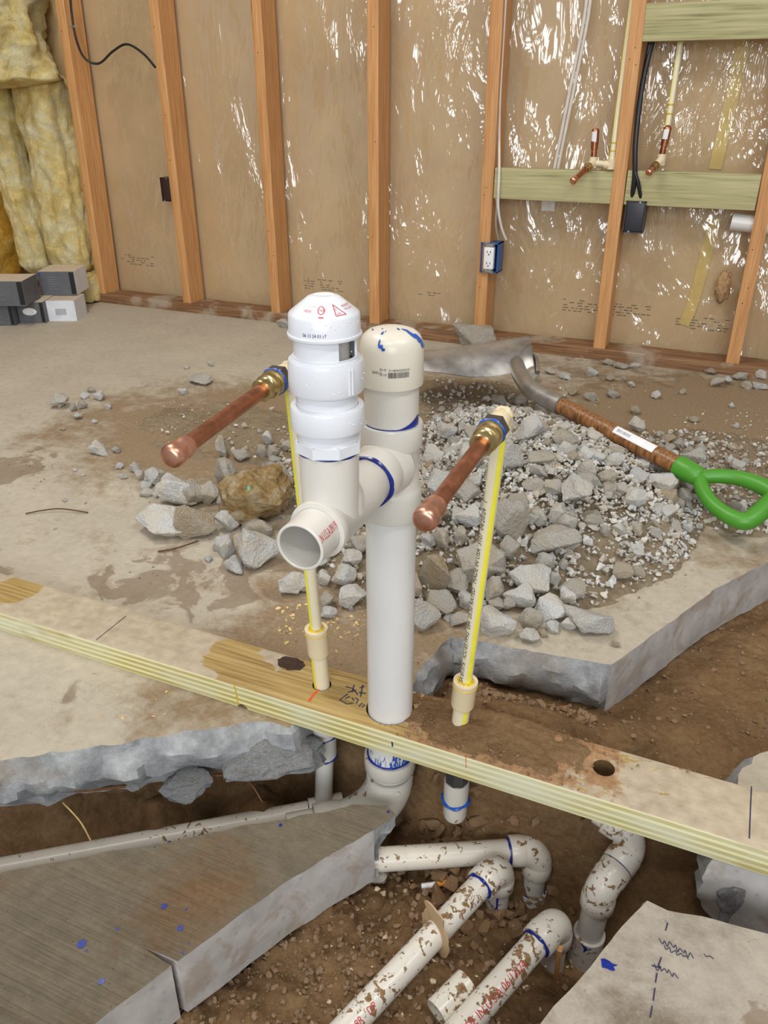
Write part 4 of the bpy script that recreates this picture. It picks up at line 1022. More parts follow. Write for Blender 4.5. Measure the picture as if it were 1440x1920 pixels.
# below the plate, right: grey nut and white adapter
def below(t, B, ax, zs, parts):
    for (name, prof, mat, n) in parts: obj(name, lathe(NB(), V((B.x, B.y, zs)), -UP, prof, n), M[mat], t, True, 25)
below(tR, V((.0965, .009, 0)), None, -.013, [('cpvc_collar', [(-.01, .0135), (.014, .0142), (.020, .0150), (.027, .0150), (.027, .01)], 'cpvc_fit', 32), ('hex_nut', [(.026, .0165), (.052, .0165), (.052, .01)], 'nut', 8),
    ('threaded_adapter', [(.050, .0150), (.050, .0172), (.062, .0178), (.086, .0172), (.087, .0165), (.112, .0170), (.120, .0150), (.124, 0)], 'pvc_dull', 36)])
gr = ring((.0965, .009, -.100), UP, .0176, 'blue2', tR, .0024, .0016)
below(tL, V((-.1065, .006, 0)), None, -.0, [('hex_nut', [(-.01, .0150), (.020, .0160), (.030, .0160), (.030, .01)], 'nut', 8), ('threaded_adapter', [(.028, .0150), (.028, .0178), (.034, .0182), (.054, .0172), (.070, .0168), (.095, .0166), (.095, .012)], 'pvc', 36)])
TJ = onx(606, 1513, -.1065); dz = onz(0, 1626, TJ.z)-TJ; dz.z = 0; dzn = dz.normalized()
obj('drop_pipe', lathe(NB(), V((-.1065, .006, -.08)), (TJ-V((-.1065, .006, -.08))), [(0, .0134), ((TJ-V((-.1065, .006, -.08))).length, .0134)], 28), M['pvc'], tL)
ring((-.1065, .006, -.054), UP, .0172, 'blue', tL, .0012, .0015); ring((-.1065, .006, -.095), UP, .0165, 'blue', tL, .0014, .001)
bm = lathe(NB(), TJ-dzn*.03, dzn, [(0, 0), (0, .0168), (.052, .0168), (.052, .013)], 30); obj('tee_fitting', bm, M['pvc_muddy2'], tL)
obj('supply_run', lathe(NB(), TJ, dzn, [(.02, .0134), (.95, .0134), (.95, 0)], 28), M['pvc_muddy2'], tL); ring(TJ+dzn*.022, dzn, .0140, 'blue', tL, .0012, .0005)

# ================================================================== TRENCH PIPES
R1 = .0167
def elbow_fit(t, Pin, K, Pout, mat, name='elbow_fitting', R=.024, hub=.017, rr=.0205, rh=.0216, parent=None):
    K = V(K); a = (V(Pin)-K).normalized(); b = (V(Pout)-K).normalized(); th = a.angle(b); tt = R/math.tan(th/2)
    bm = tube(NB(), [K+a*(tt+.003)]+arc_bend(Pin, K, Pout, R, 12)+[K+b*(tt+.003)], rr, 36)
    for d_ in (a, b): lathe(bm, K+d_*(tt+.001), d_, [(-.004, rr), (0, rh), (hub-.001, rh), (hub, rh-.0008), (hub, R1-.001)], 40)
    o = obj(name, bm, M[mat], t, True, 50); return o, K+a*(tt+hub+.001), K+b*(tt+hub+.001), a, b
def trench(name, label, pts, mat, rmat, downz=-.31, gluein=True, end_ext=.05, hid=None):
    S_, K, D_ = V(pts[0]), V(pts[1]), V(pts[2]) if len(pts) > 2 else None
    t = thing(name, label, 'pipe', K)
    e, pa, pb, a, b = elbow_fit(t, S_, K, D_, mat)
    L = (S_-pa).length+.03
    pp = obj('pipe', lathe(NB(), pa-a*.03, a, [(0, R1), (L, R1), (L, R1-.0035), (0, R1-.0035)], 36), M[mat], t)
    rs = obj('riser', lathe(NB(), pb-b*.03, b, [(0, R1), ((D_-pb).length+.03, R1)], 32), M[rmat], t)
    ring(pa+a*.0012, a, R1, 'blue', e, .0020, .0007)
    return t, e, pp, pa, a, pb, b, rs
KA = onz(1012, 1592, -.172); SA = onz(690, 1613, -.172); SA = SA+(SA-KA).normalized()*.06
tA, eA, pA, pa, a, pb, b, rs = trench('drain_pipe', 'muddy white pipe emerging from under the slab tip, rearmost of the trench runs', [SA, KA, KA+V((-.004, -.012, -.15))], 'pvc_muddy2', 'pvc_grey')
obj('coupling', lathe(NB(), pb+b*.035, b, [(0, R1), (0, .0212), (.05, .0212), (.05, R1)], 32), M['pvc_grey'], tA); ring(pb+b*.036, b, R1+.001, 'blue', tA, .0013, .0007)
KB = onz(938, 1620, -.158); SB = onz(634, 1945, -.178)
tB, eB, pB, pa, a, pb, b, rs = trench('drain_pipe', 'muddy white pipe with a torn tan collar, middle of the three diagonal runs', [SB, KB, KB+V((0, .0, -.16))], 'pvc_muddy', 'pvc_grey')
stp = NB(); cyl_patch(stp, pb, b, CAMD(pb), R1, [(-.15, .0), (.05, .0), (.0, .03), (.3, .036), (-.35, .036), (-.15, .028)]); obj('cement_streak', stp, M['blue'], rs, False)
# torn collar around pipe B
cc = onz(812, 1745, -.168); cc = pa+a*((cc-pa).dot(a)); bm = NB(); x, y, d_ = frame(a); r0 = []; n_ = 40
for i in range(n_):
    q = 2*pi*i/n_; rr = R1+.010+.010*abs(mn.noise((cos(q)*1.5, sin(q)*1.5, 3)))+(.012 if 1.2 < q < 2.2 else 0); sk = .008*cos(q+.6)
    r0.append((bm.verts.new(cc+(x*cos(q)+y*sin(q))*(R1-.001)+d_*sk*.6), bm.verts.new(cc+(x*cos(q)+y*sin(q))*rr+d_*sk), bm.verts.new(cc+(x*cos(q)+y*sin(q))*rr+d_*(sk+.002)), bm.verts.new(cc+(x*cos(q)+y*sin(q))*(R1-.001)+d_*(sk*.6+.003))))
for i in range(n_):
    u, v_ = r0[i], r0[(i+1) % n_]
    for q in range(3): bm.faces.new((u[q], u[q+1], v_[q+1], v_[q]))
obj('torn_collar', bm, plain('tan_sealant', srgb(182, 154, 120), .7, var=.15), tB)
text_pipe('printed_text', '8R   DP', pa+a*(onz(664, 1930, -.177)-pa).dot(a), -a, CAMD(pa)+V((.3, -.3, 0)), R1, .0125, M['red_ink'], pB, .8, a0=-.25)
KC = onz(1046, 1722, -.160); SC_ = onz(840, 1957, -.180)
tC, eC, pC, pa, a, pb, b, rs = trench('drain_pipe', 'muddy white pipe with red lettering, rightmost of the diagonal runs', [SC_, KC, KC+V((.0, .004, -.16))], 'pvc_muddy', 'pvc_grey')
d24 = (onz(1000, 1772, -.162)-pa).dot(a)
text_pipe('printed_text', 'MADE IN U.S.A.06/13/24', pa+a*(d24+.150), -a, CAMD(pa)+V((.15, -.15, 0)), R1, .0150, M['red_ink'], pC, .78, a0=-.42)
# pipe D under the right of the plate
KD0 = onz(1196, 1572, -.085); KD = onz(1127, 1664, -.115); SD = onz(1120, 1520, -.07)
t = thing('drain_pipe', 'muddy white pipe coming out from under the plate at right and elbowing down', 'pipe', KD)
e, pa, pb, a, b = elbow_fit(t, KD0, KD, KD+V((-.006, .0, -.16)), 'pvc_muddy'); e2, pa2, pb2, a2, b2_ = elbow_fit(t, SD, KD0, KD, 'pvc_muddy')
obj('pipe', cyl(pa-a*.02, pb2-b2_*.02, R1, 32), M['pvc_muddy'], t); obj('pipe', cyl(pa2-a2*.02, SD, R1, 32), M['pvc_muddy2'], t)
rs = obj('riser', cyl(pb-b*.02, pb+b*.16, R1, 32), M['pvc_grey'], t); ring(pb2+b2_*.001, b2_, R1, 'blue', t, .0018, .0007)
obj('coupling', lathe(NB(), pb+b*.058, b, [(0, R1), (0, .0208), (.06, .0208)], 30), M['pvc_grey'], t)
stp = NB(); cyl_patch(stp, pb, b, CAMD(pb), R1+.004, [(-.4, .062), (.0, .060), (.35, .057), (.1, .064), (.05, .073), (-.1, .066)]); obj('cement_streak', stp, M['blue'], rs, False)
# loose offcut
Pa, Pb = onz(818, 1899, -.182), onz(876, 1842, -.176)
bm = lathe(NB(), Pa, Pb-Pa, [(0, R1-.0038), (0, R1), ((Pb-Pa).length, R1), ((Pb-Pa).length, R1-.0038), (0, R1-.0038)], 36)
tag(obj('pipe_offcut', bm, pvc('pvc_very_muddy', srgb(222, 216, 204), mud=.085)), 'short muddy offcut of white pipe lying open ended between the diagonal pipes', 'pipe offcut')

# ================================================================== SLAB PIECES IN THE TRENCH
ct = -.08
tip = [P2(742, 1527, ct), P2(700, 1556, ct), P2(528, 1659, ct), P2(332, 1804, ct), P2(265, 1774, ct), P2(322, 1811, ct), P2(180, 1917, ct), (-.27, -.72), (-1.1, -.84), P2(0, 1637, ct), P2(210, 1597, ct), P2(330, 1578, ct), P2(400, 1559, ct), P2(500, 1541, ct), P2(590, 1524, ct), P2(680, 1508, ct), P2(728, 1509, ct)]
kd_ = ['b', 's', 's', 's', 's', 's', 's', 'x', 'x', 'b', 'b', 'b', 'b', 'b', 'b', 'b', 'b']
ch = slab('concrete_chunk', tip, ct, .098, kd_, [M['chunk_top'], M['broken'], M['sawn']], jag=.003, rough=.8, prof=lambda s: -.032*s, step=.01)
tag(ch, 'big grey brown slab chunk with sawn edge and blue drips, lower left', 'concrete chunk')
for (px, py, r) in [(308, 1699, .0036), (338, 1740, .0036), (153, 1770, .0052), (190, 1840, .0036), (220, 1742, .0018), (526, 1547, .0024), (349, 1705, .0014), (343, 1786, .0016), (162, 1782, .0014), (316, 1578, .0014), (290, 1588, .001), (354, 1769, .001), (728, 1522, .002)]:
    P = onz(px, py, ct+.0006); obj('primer_drip', disc_blob(NB(), P, r, n=16, irr=.06), M['blue'], ch, False)
rt = -.004
rp_ = [P2(1214, 1687, rt), P2(1252, 1707, rt), P2(1343, 1724, rt), P2(1440, 1751, rt), (.9, -.07), (.9, -.66), (.12, -.66), P2(1010, 1921, rt)]
r2 = slab('concrete_chunk', rp_, rt, .1, ['b', 'b', 'b', 'x', 'x', 'x', 's', 's'], [M['chunk_top2'], M['broken'], M['sawn']], jag=.003, rough=.6)
tag(r2, 'pale slab piece with faint purple marker writing at the lower right corner', 'concrete chunk')
random.seed(31)
for (x0_, y0_, x1_, y1_, n_, am_) in [(1238, 1762, 1300, 1792, 13, 7), (1244, 1776, 1292, 1796, 9, 4), (1226, 1812, 1270, 1830, 9, 6), (1318, 1789, 1338, 1797, 3, 2)]:
    P_ = [onz(x0_+(x1_-x0_)*i/n_+random.uniform(-2, 2), y0_+(y1_-y0_)*i/n_+(am_ if i % 2 else -am_)*random.uniform(.3, 1), rt+.0007) for i in range(n_+1)]
    obj('marker_writing', ribbon(NB(), spline(P_, 4), .0009), M['navy_ink'], r2, False)
for stk in [[(1222, 1810), (1240, 1815)], 
            [(1240, 1795), (1234, 1812)], [(1232, 1824), (1229, 1842)], [(1228, 1852), (1225, 1876)], [(1223, 1886), (1219, 1908)], [(1252, 1730), (1248, 1745)]]:
    obj('marker_writing', ribbon(NB(), [onz(*p, rt+.0007) for p in stk], .0013), M['navy_ink'], r2, False)
obj('primer_spot', disc_blob(NB(), onz(1141, 1809, rt+.0007), .0055, n=14, irr=.4, sx=1.3), M['blue'], r2, False)

# ================================================================== ROCKS
def rockbm(seed, npt=16, det=2, asp=(1, .85, .7), amp=.06):
    r = random.Random(seed); bm = NB()
    for i in range(npt):
        v = V((r.gauss(0, 1), r.gauss(0, 1), r.gauss(0, 1))).normalized()
        bm.verts.new((v.x*asp[0]*r.uniform(.85, 1.1), v.y*asp[1]*r.uniform(.85, 1.1), v.z*asp[2]*r.uniform(.85, 1.1)))
    h = bmesh.ops.convex_hull(bm, input=bm.verts)
    for v in [v for v in bm.verts if not v.link_faces]: bm.verts.remove(v)
    if det:
        bmesh.ops.bevel(bm, geom=list(bm.edges), offset=.035, segments=1, affect='EDGES')
        bmesh.ops.triangulate(bm, faces=bm.faces)
        for _ in range(det):
            bmesh.ops.subdivide_edges(bm, edges=[e for e in bm.edges if e.calc_length() > .18], cuts=1, use_grid_fill=True); bmesh.ops.triangulate(bm, faces=bm.faces)
        for v in bm.verts:
            n_ = fbm(v.co.x*1.7+seed, v.co.y*1.7, v.co.z*1.7, 4)*amp*1.5+abs(mn.noise(v.co*4.7+V((seed, 0, 0))))*amp*.7; v.co *= 1+n_+mn.noise(v.co*9+V((0, seed, 3)))*amp*.35
    mx_ = max(abs(v.co.x) for v in bm.verts), max(abs(v.co.y) for v in bm.verts), max(abs(v.co.z) for v in bm.verts)
    for v in bm.verts: v.co = V((v.co.x/mx_[0], v.co.y/mx_[1], v.co.z/mx_[2]))
    return bm
def rock_protos(mats, n, npt, det, amp, s0):
    out = []
    for i in range(n):
        bm = rockbm(s0+i, npt, det, (1, .9, .8), amp); me = bpy.data.meshes.new('rock'); bmesh.ops.recalc_face_normals(bm, faces=bm.faces); bm.to_mesh(me); bm.free()
        me.materials.append(M[mats]); me.shade_smooth(); me.set_sharp_from_angle(angle=radians(26)); out.append(me)
    return out
BIG = {c: rock_protos(m_, 7, 15, 3, .075, 100*i+5) for i, (c, m_) in enumerate((('p', 'rock_pale'), ('g', 'rock_grey'), ('t', 'rock_tan')))}
def hpile(x, y):
    def b(cx, cy, rx, ry, h):
        d = ((x-cx)/rx)**2+((y-cy)/ry)**2; return h*(1-d)**1.2*1.25 if d < 1 else 0.
    return max(b(.02, .78, .34, .46, .105), b(-.10, .94, .30, .22, .095), b(-.14, .48, .20, .24, .045), b(-.42, .70, .22, .22, .018), b(.38, 1.05, .3, .3, .03), b(-.8, .85, .3, .22, .01), b(-.32, 1.3, .3, .2, .03))
# the spoil under the rubble
bm = NB(); nx2, ny2 = 150, 130; gx = np.linspace(-1.12, .72, nx2); gy = np.linspace(.20, 1.6, ny2); g2 = {}
for j in range(ny2):
    for i in range(nx2):
        x, y = gx[i], gy[j]; h = hpile(x, y); z = h*.9-.004+(fbm(x*9, y*9, 2, 3)*.008+abs(fbm(x*30, y*30, 4, 3))*.008)*(1 if h > .001 else .0)
        if h <= .001: z = -.006
        g2[i, j] = bm.verts.new((x, y, z))
for j in range(ny2-1):
    for i in range(nx2-1):
        q = [g2[i, j], g2[i+1, j], g2[i+1, j+1], g2[i, j+1]]
        if max(v.co.z for v in q) > 0: bm.faces.new(q)
for v in [v for v in bm.verts if not v.link_faces]: bm.verts.remove(v)
tag(obj('spoil_heap', bm, M['dirt_dust'], None, True, 180), 'dusty brown grey crumbled spoil under and around the rubble pile', 'rubble', None, 'stuff')
NRK = 0
def rock(px0, py0, px1, py1, c, label, group, kx=1., lift=0., hf=None, flat=1., rot=None, name='concrete_chunk', cat='rock', me=None):
    global NRK
    hf = hf or hpile; cx, cy = (px0+px1)/2, (py0+py1)/2
    P = onh(cx, cy, hf, .015); dd = dep(P)
    sx_ = (px1-px0)*dd/FPX/2*1.08; sz = (py1-py0)*dd/FPX/2/1.15*1.25*flat; sy = sx_*.5+sz*.5
    P = onh(cx, cy, hf, sz*.75+lift)
    o = bpy.data.objects.new(name, me or BIG[c][NRK % 7]); link(o); o.location = P; o.scale = (sx_, sy, sz)
    o.rotation_euler = (random.uniform(-.15, .15), random.uniform(-.15, .15), rot if rot is not None else random.uniform(-.5, .5)+(pi if random.random() < .5 else 0))
    NRK += 1; tag(o, label, cat, group); return o
random.seed(77)
G1, G2, G3, G4, G5 = 'rocks heaped left of the pipes', 'rocks at the front foot of the pile', 'rocks on the rubble pile', 'stones scattered by the wall', 'stones on the left of the slab'
uniq = [
 (253, 942, 362, 1003, 'p', 'long pale brick shaped concrete block, leftmost of the front heap'),
 (325, 944, 404, 1012, 't', 'tan grey angular block leaning on the long pale block'),
 (296, 876, 379, 946, 'p', 'grey block with a bright broken left edge, behind the long pale block'),
 (331, 896, 380, 952, 'g', 'rounded grey block leaning against the bright edged block'),
 (272, 873, 309, 911, 'p', 'small pale block above the long pale block, nearest the left copper cap'),
 (404, 956, 443, 1001, 'p', 'small square pale block right of the tan grey block'),
 (381, 860, 457, 924, 'g', 'flat grey slab piece lying behind the ochre rock, upper left'),
 (470, 870, 556, 915, 'g', 'dark grey slab piece behind the ochre rock, beside the cream pipe'),
 (437, 990, 523, 1063, 'p', 'large whitish lump just left of the open pipe end'),
 (422, 1038, 468, 1073, 'p', 'small whitish lump lying in front of the large one, left of the open pipe'),
 (396, 1000, 438, 1046, 'p', 'small whitish lump left of the large one at the front'),
 (518, 1066, 576, 1115, 'p', 'pale lump directly below the open pipe end'),
 (625, 1058, 668, 1101, 'p', 'pale round lump left of the thick pipe, upper of two'),
 (628, 1096, 685, 1139, 'p', 'pale round lump left of the thick pipe, lower of two'),
 (775, 1040, 838, 1117, 't', 'brown stained block right beside the thick white pipe'),
 (770, 1120, 824, 1184, 'p', 'pale block touching the thick white pipe at the front of the pile'),
 (1061, 1127, 1153, 1185, 'p', 'long whitish lump at the front right tip of the pile on bare slab'),
 (900, 1138, 971, 1190, 'p', 'broad pale lump at the front foot, beside the striped riser'),
 (957, 1058, 1040, 1112, 'p', 'wide whitish lump above the front foot stones'),
 (1000, 990, 1086, 1048, 'g', 'dark grey jagged block at the right edge of the pile'),
 (1056, 888, 1118, 963, 'p', 'tall whitish upright lump standing in the middle of the pile'),
 (924, 932, 992, 1014, 'g', 'large dusty grey block right of the striped riser'),
 (859, 1020, 950, 1092, 'g', 'large dusty grey block crossing behind the lettered riser'),
 (966, 775, 1014, 827, 'p', 'pale block near the crest of the pile, right of the right brass fitting'),
 (1036, 803, 1084, 843, 'g', 'smooth dusty block at the crest below the shovel handle'),
 (1185, 700, 1300, 700, None, ''),
 (880, 612, 925, 650, None, '')]
for a in uniq:
    if a[4]: rock(*a[:4], a[4], a[5], None, lift=.02 if 'heap' in a[5] and 0 else 0)
o = rock(848, 610, 934, 650, 'g', 'wide flat dusty concrete piece against the wall plate behind the shovel blade', None, flat=1.1)
o = rock(518, 598, 546, 616, 'p', 'small pale stone at the wall plate just left of the domed vent', None)
# ochre rock
bm = rockbm(991, 22, 3, (1, .8, .8), .16); me = bpy.data.meshes.new('ochre'); bm.to_mesh(me); bm.free(); me.materials.append(M['ochre']); me.shade_smooth(); me.set_sharp_from_angle(angle=radians(28))
o = rock(416, 878, 556, 985, 'p', 'large lumpy ochre brown rock with a green speck, left of the cream riser', None, me=me, rot=.3, lift=.0)
bpy.context.view_layer.update(); inv = o.matrix_world.inverted(); hit = o.ray_cast(inv @ CO, (inv.to_3x3() @ ray(466, 915)).normalized())
if hit[0]:
    hw = o.matrix_world @ hit[1]; nw = (CO-hw).normalized(); M['teal'] = plain('teal_speck', srgb(110, 170, 150), .8)
    obj('green_speck', disc_blob(NB(), hw+nw*.004, .0055, nw, 12, .3, .7), M['teal'], o, False)
grp = [
 (G1, 'small pale stone in the heap left of the white pipes', [(447, 973, 521, 1004, 'g'), (375, 905, 410, 948, 'g'), (243, 862, 268, 886, 'p'), (248, 880, 270, 900, 'p'), (262, 902, 284, 920, 'p'), (262, 915, 288, 932, 'p'), (402, 925, 440, 955, 'g'), (398, 1018, 416, 1034, 'g'), (380, 1040, 400, 1054, 'p'), (224, 884, 240, 898, 'p'), (286, 922, 300, 934, 'p'), (432, 842, 470, 862, 'g'), (490, 808, 512, 836, 'p'), (478, 832, 502, 860, 'g'), (498, 834, 524, 862, 'g'), (528, 826, 548, 846, 'g'), (405, 818, 425, 860, 'g'), (505, 855, 530, 868, 'g'), (440, 930, 470, 960, 'g'), (524, 915, 552, 940, 'g')]),
 (G5, 'pale stone lying alone on the dusty slab at the left', [(95, 737, 134, 766, 'p'), (143, 750, 164, 767, 'g'), (173, 733, 198, 752, 'p'), (167, 824, 211, 852, 'p'), (210, 836, 226, 850, 'g'), (148, 735, 168, 748, 'p'), (164, 726, 180, 736, 'g'), (137, 774, 156, 787, 'p'), (130, 755, 144, 772, 'g'), (171, 785, 184, 794, 'p'), (351, 702, 403, 720, 'g'), (329, 727, 352, 740, 'p'), (343, 684, 356, 692, 'p'), (388, 678, 400, 688, 'p'), (108, 755, 118, 765, 'p'), (136, 877, 146, 884, 'p'), (150, 887, 160, 893, 'p'), (116, 932, 128, 940, 'p'), (196, 755, 210, 768, 'p'), (216, 865, 232, 880, 'p'), (112, 800, 124, 807, 't')]),
 (G2, 'grey stone at the front foot of the rubble pile', [(969, 1138, 1023, 1182, 'g'), (971, 1174, 1012, 1206, 'p'), (946, 1091, 1008, 1141, 'p'), (1003, 1112, 1060, 1164, 'p'), (1050, 1099, 1082, 1130, 'p'), (1023, 1162, 1051, 1188, 'p'), (1050, 1158, 1080, 1184, 'p'), (1000, 1034, 1042, 1074, 'g'), (907, 1078, 945, 1130, 'g'), (799, 1108, 856, 1157, 'g'), (832, 1068, 882, 1115, 'g'), (596, 1068, 626, 1096, 'p'), (600, 1109, 628, 1140, 'g'), (602, 1137, 632, 1160, 'p'), (652, 1133, 664, 1148, 'g'), (1010, 1178, 1030, 1194, 't'), (916, 1122, 950, 1146, 'g'), (940, 1116, 966, 1142, 'g'), (860, 1105, 900, 1140, 'p'), (882, 1130, 912, 1160, 'g'), (845, 1150, 880, 1176, 'g'), (1047, 1046, 1066, 1068, 'g'), (1028, 1070, 1052, 1098, 'g'), (1145, 1200, 1163, 1214, 't'), (832, 1150, 856, 1165, 'p'), (560, 1090, 590, 1112, 'g'), (655, 1000, 690, 1040, 'g'), (640, 1030, 680, 1062, 'p'), (580, 1038, 622, 1068, 'p')]),
 (G3, 'broken grey stone among the others on the rubble pile', [(1082, 861, 1122, 903, 'g'), (1120, 876, 1156, 908, 'g'), (1180, 873, 1214, 907, 'p'), (1214, 886, 1268, 923, 'p'), (1275, 891, 1302, 925, 'g'), (1169, 914, 1212, 951, 'p'), (1029, 939, 1060, 983, 'p'), (988, 951, 1032, 983, 'g'), (1045, 961, 1084, 997, 'g'), (1089, 959, 1128, 983, 'g'), (907, 1019, 950, 1085, 'g'), (935, 1006, 977, 1047, 'g'), (1146, 981, 1173, 1004, 'p'), (1124, 984, 1146, 1006, 'g'), (1218, 989, 1242, 1008, 'g'), (1280, 977, 1302, 1000, 'p'), (928, 812, 980, 882, 'p'), (1018, 820, 1040, 838, 't'), (1064, 846, 1086, 864, 't'), (990, 845, 1040, 870, 'g'), (985, 872, 1032, 900, 'g'), (980, 896, 1024, 922, 'g'), (1020, 900, 1060, 930, 'g'), (1086, 836, 1112, 862, 'p'), (1100, 842, 1140, 864, 'p'), (1128, 846, 1170, 874, 'p'), (1210, 850, 1262, 888, 'p'), (1070, 772, 1100, 800, 'g'), (1000, 760, 1024, 780, 'g'), (920, 742, 950, 762, 'g'), (960, 740, 985, 760, 'g'), (1030, 770, 1060, 796, 'g'), (1098, 806, 1128, 828, 'p'), (1140, 838, 1170, 856, 'g'), (1302, 900, 1330, 925, 'p'), (1265, 915, 1300, 945, 'g'), (1150, 905, 1180, 930, 'g'), (1132, 920, 1150, 936, 'g'), (860, 830, 910, 880, 'p'), (800, 880, 850, 930, 'p'), (790, 940, 840, 985, 'g'), (800, 990, 850, 1035, 'g'), (850, 900, 900, 940, 'g'), (855, 945, 905, 990, 'p'), (795, 830, 830, 870, 'p'), (820, 790, 860, 820, 'p'), (868, 796, 900, 826, 'g'), (790, 1000, 815, 1030, 'p'), (845, 985, 885, 1020, 'g'), (1180, 780, 1210, 812, 'p'), (1280, 840, 1330, 870, 'p')]),
 (G4, 'loose stone on the floor between the pile and the wall', [(1048, 695, 1075, 712, 'p'), (1099, 688, 1124, 705, 'p'), (1134, 699, 1154, 715, 't'), (1334, 708, 1356, 727, 'g'), (1355, 706, 1375, 723, 'p'), (1390, 714, 1412, 730, 'g'), (1372, 696, 1400, 713, 'g'), (1418, 686, 1440, 712, 'p'), (1138, 730, 1162, 747, 'g'), (1222, 730, 1239, 749, 'p'), (1176, 715, 1190, 727, 'p'), (1162, 706, 1176, 716, 'g'), (1020, 688, 1042, 702, 'p'), (1272, 728, 1286, 740, 't'), (1412, 712, 1440, 730, 'p'), (1130, 672, 1152, 685, 'g'), (1150, 680, 1178, 692, 'g'), (1180, 680, 1200, 690, 'p'), (990, 690, 1010, 718, 'p'), (1366, 754, 1378, 766, 'p'), (1374, 792, 1386, 804, 'p'), (1320, 690, 1345, 703, 't'), (1428, 690, 1445, 706, 'p'), (1290, 780, 1312, 792, 't'), (1180, 760, 1200, 778, 't'), (1060, 725, 1085, 742, 't'), (1095, 735, 1120, 752, 'g')])]
for g_, lbl, L in grp:
    for a in L: rock(*a, lbl, g_)
# remaining stones, scattered over the pile
MED = {c: rock_protos(m_, 6, 13, 2, .06, 700+100*i) for i, (c, m_) in enumerate((('p', 'rock_pale'), ('g', 'rock_grey'), ('t', 'rock_tan')))}
cnt = 0; tries = 0; rnd = random.Random(42)
while cnt < 118 and tries < 4000:
    tries += 1
    x = rnd.uniform(-.42, .42); y = rnd.uniform(.3, 1.2); h = hpile(x, y)
    if h < .012: continue
    s = rnd.uniform(.009, .019)*(1.15 if y < .8 else .9)
    o = bpy.data.objects.new('concrete_chunk', MED[rnd.choice('ppgggt')][rnd.randrange(6)]); link(o)
    o.location = (x, y, h+s*.45); o.scale = (s*1.15, s, s*.85); o.rotation_euler = (rnd.uniform(-.5, .5), rnd.uniform(-.5, .5), rnd.uniform(0, 6.28))
    tag(o, 'broken grey stone among the others on the rubble pile', 'rock', G3); cnt += 1
def px_of(P):
    d = V(P)-CO; z = d.dot(CF); return 720+FPX*d.dot(CR)/z, 960-FPX*d.dot(CU)/z
ANCH = [((V((0, 0, .12))), 'the thick white pipe'), (Bx+(Ex-Bx)*.35, 'the lettered striped riser'), (onz(1110, 790, .1), 'the shovel shaft'), (onz(1330, 900, .09), 'the green shovel grip'), (onz(240, 1000, 0), 'the long pale leftmost block')]
short = {'tan grey angular block': 'the tan grey angular block', 'grey block with a bright': 'the bright edged grey block', 'flat grey slab piece': 'the flat grey slab piece', 'dark grey slab piece': 'the dark grey slab piece', 'large whitish lump just': 'the large whitish lump by the open pipe', 'pale lump directly below': 'the pale lump below the open pipe',
         'brown stained block': 'the brown stained block', 'pale block touching': 'the pale block touching the thick pipe', 'long whitish lump': 'the long whitish lump at the tip', 'broad pale lump': 'the broad pale front lump', 'wide whitish lump': 'the wide whitish lump', 'dark grey jagged': 'the dark grey jagged block',
         'tall whitish upright': 'the tall whitish lump', 'large dusty grey block right': 'the large dusty block right of the riser', 'pale block near the crest': 'the pale crest block', 'smooth dusty block': 'the smooth crest block', 'large lumpy ochre': 'the ochre rock', 'wide flat dusty': 'the flat piece behind the shovel blade', 'small pale stone at the wall': 'the pale stone left of the vent'}
rocks = [o_ for o_ in C.objects if o_.name.startswith('concrete_chunk') and o_.get('category') == 'rock']
for o_ in rocks:
    for k_, v_ in short.items():
        if o_['label'].startswith(k_) and not o_.get('group'): ANCH.append((o_.location.copy(), v_))
APX = [(px_of(a_), t_) for a_, t_ in ANCH]; used_l = set()
for o_ in sorted([q for q in rocks if q.get('group')], key=lambda q: -q.scale[0]/dep(q.location)):
    x_, y_ = px_of(o_.location); sz_ = o_.scale[0]; tone = {'pale': 'pale', 'dust': 'grey'}[o_.data.materials[0].name[:4]]
    if 'tan' in o_.data.materials[0].name: tone = 'tan'
    size = 'tiny' if sz_ < .012 else 'small' if sz_ < .018 else 'medium sized' if sz_ < .027 else 'large'
    for (ax_, ay_), t_ in sorted(APX, key=lambda q: (q[0][0]-x_)**2+(q[0][1]-y_)**2)[:9]:
        dx, dy = x_-ax_, (y_-ay_); D = math.hypot(dx, dy)
        how = ['right of', 'in front and right of', 'in front of', 'in front and left of', 'left of', 'behind and left of', 'behind', 'behind and right of'][int(round(math.degrees(math.atan2(dy, dx))/45)) % 8]
        nearw = 'just ' if D < 55 else ('' if D < 110 else 'some way ' if D < 200 else 'far ')
        lab_ = f'{size} {tone} stone {nearw}{how} {t_}'
        if lab_ not in used_l and len(lab_.split()) <= 16: used_l.add(lab_); o_['label'] = lab_; break
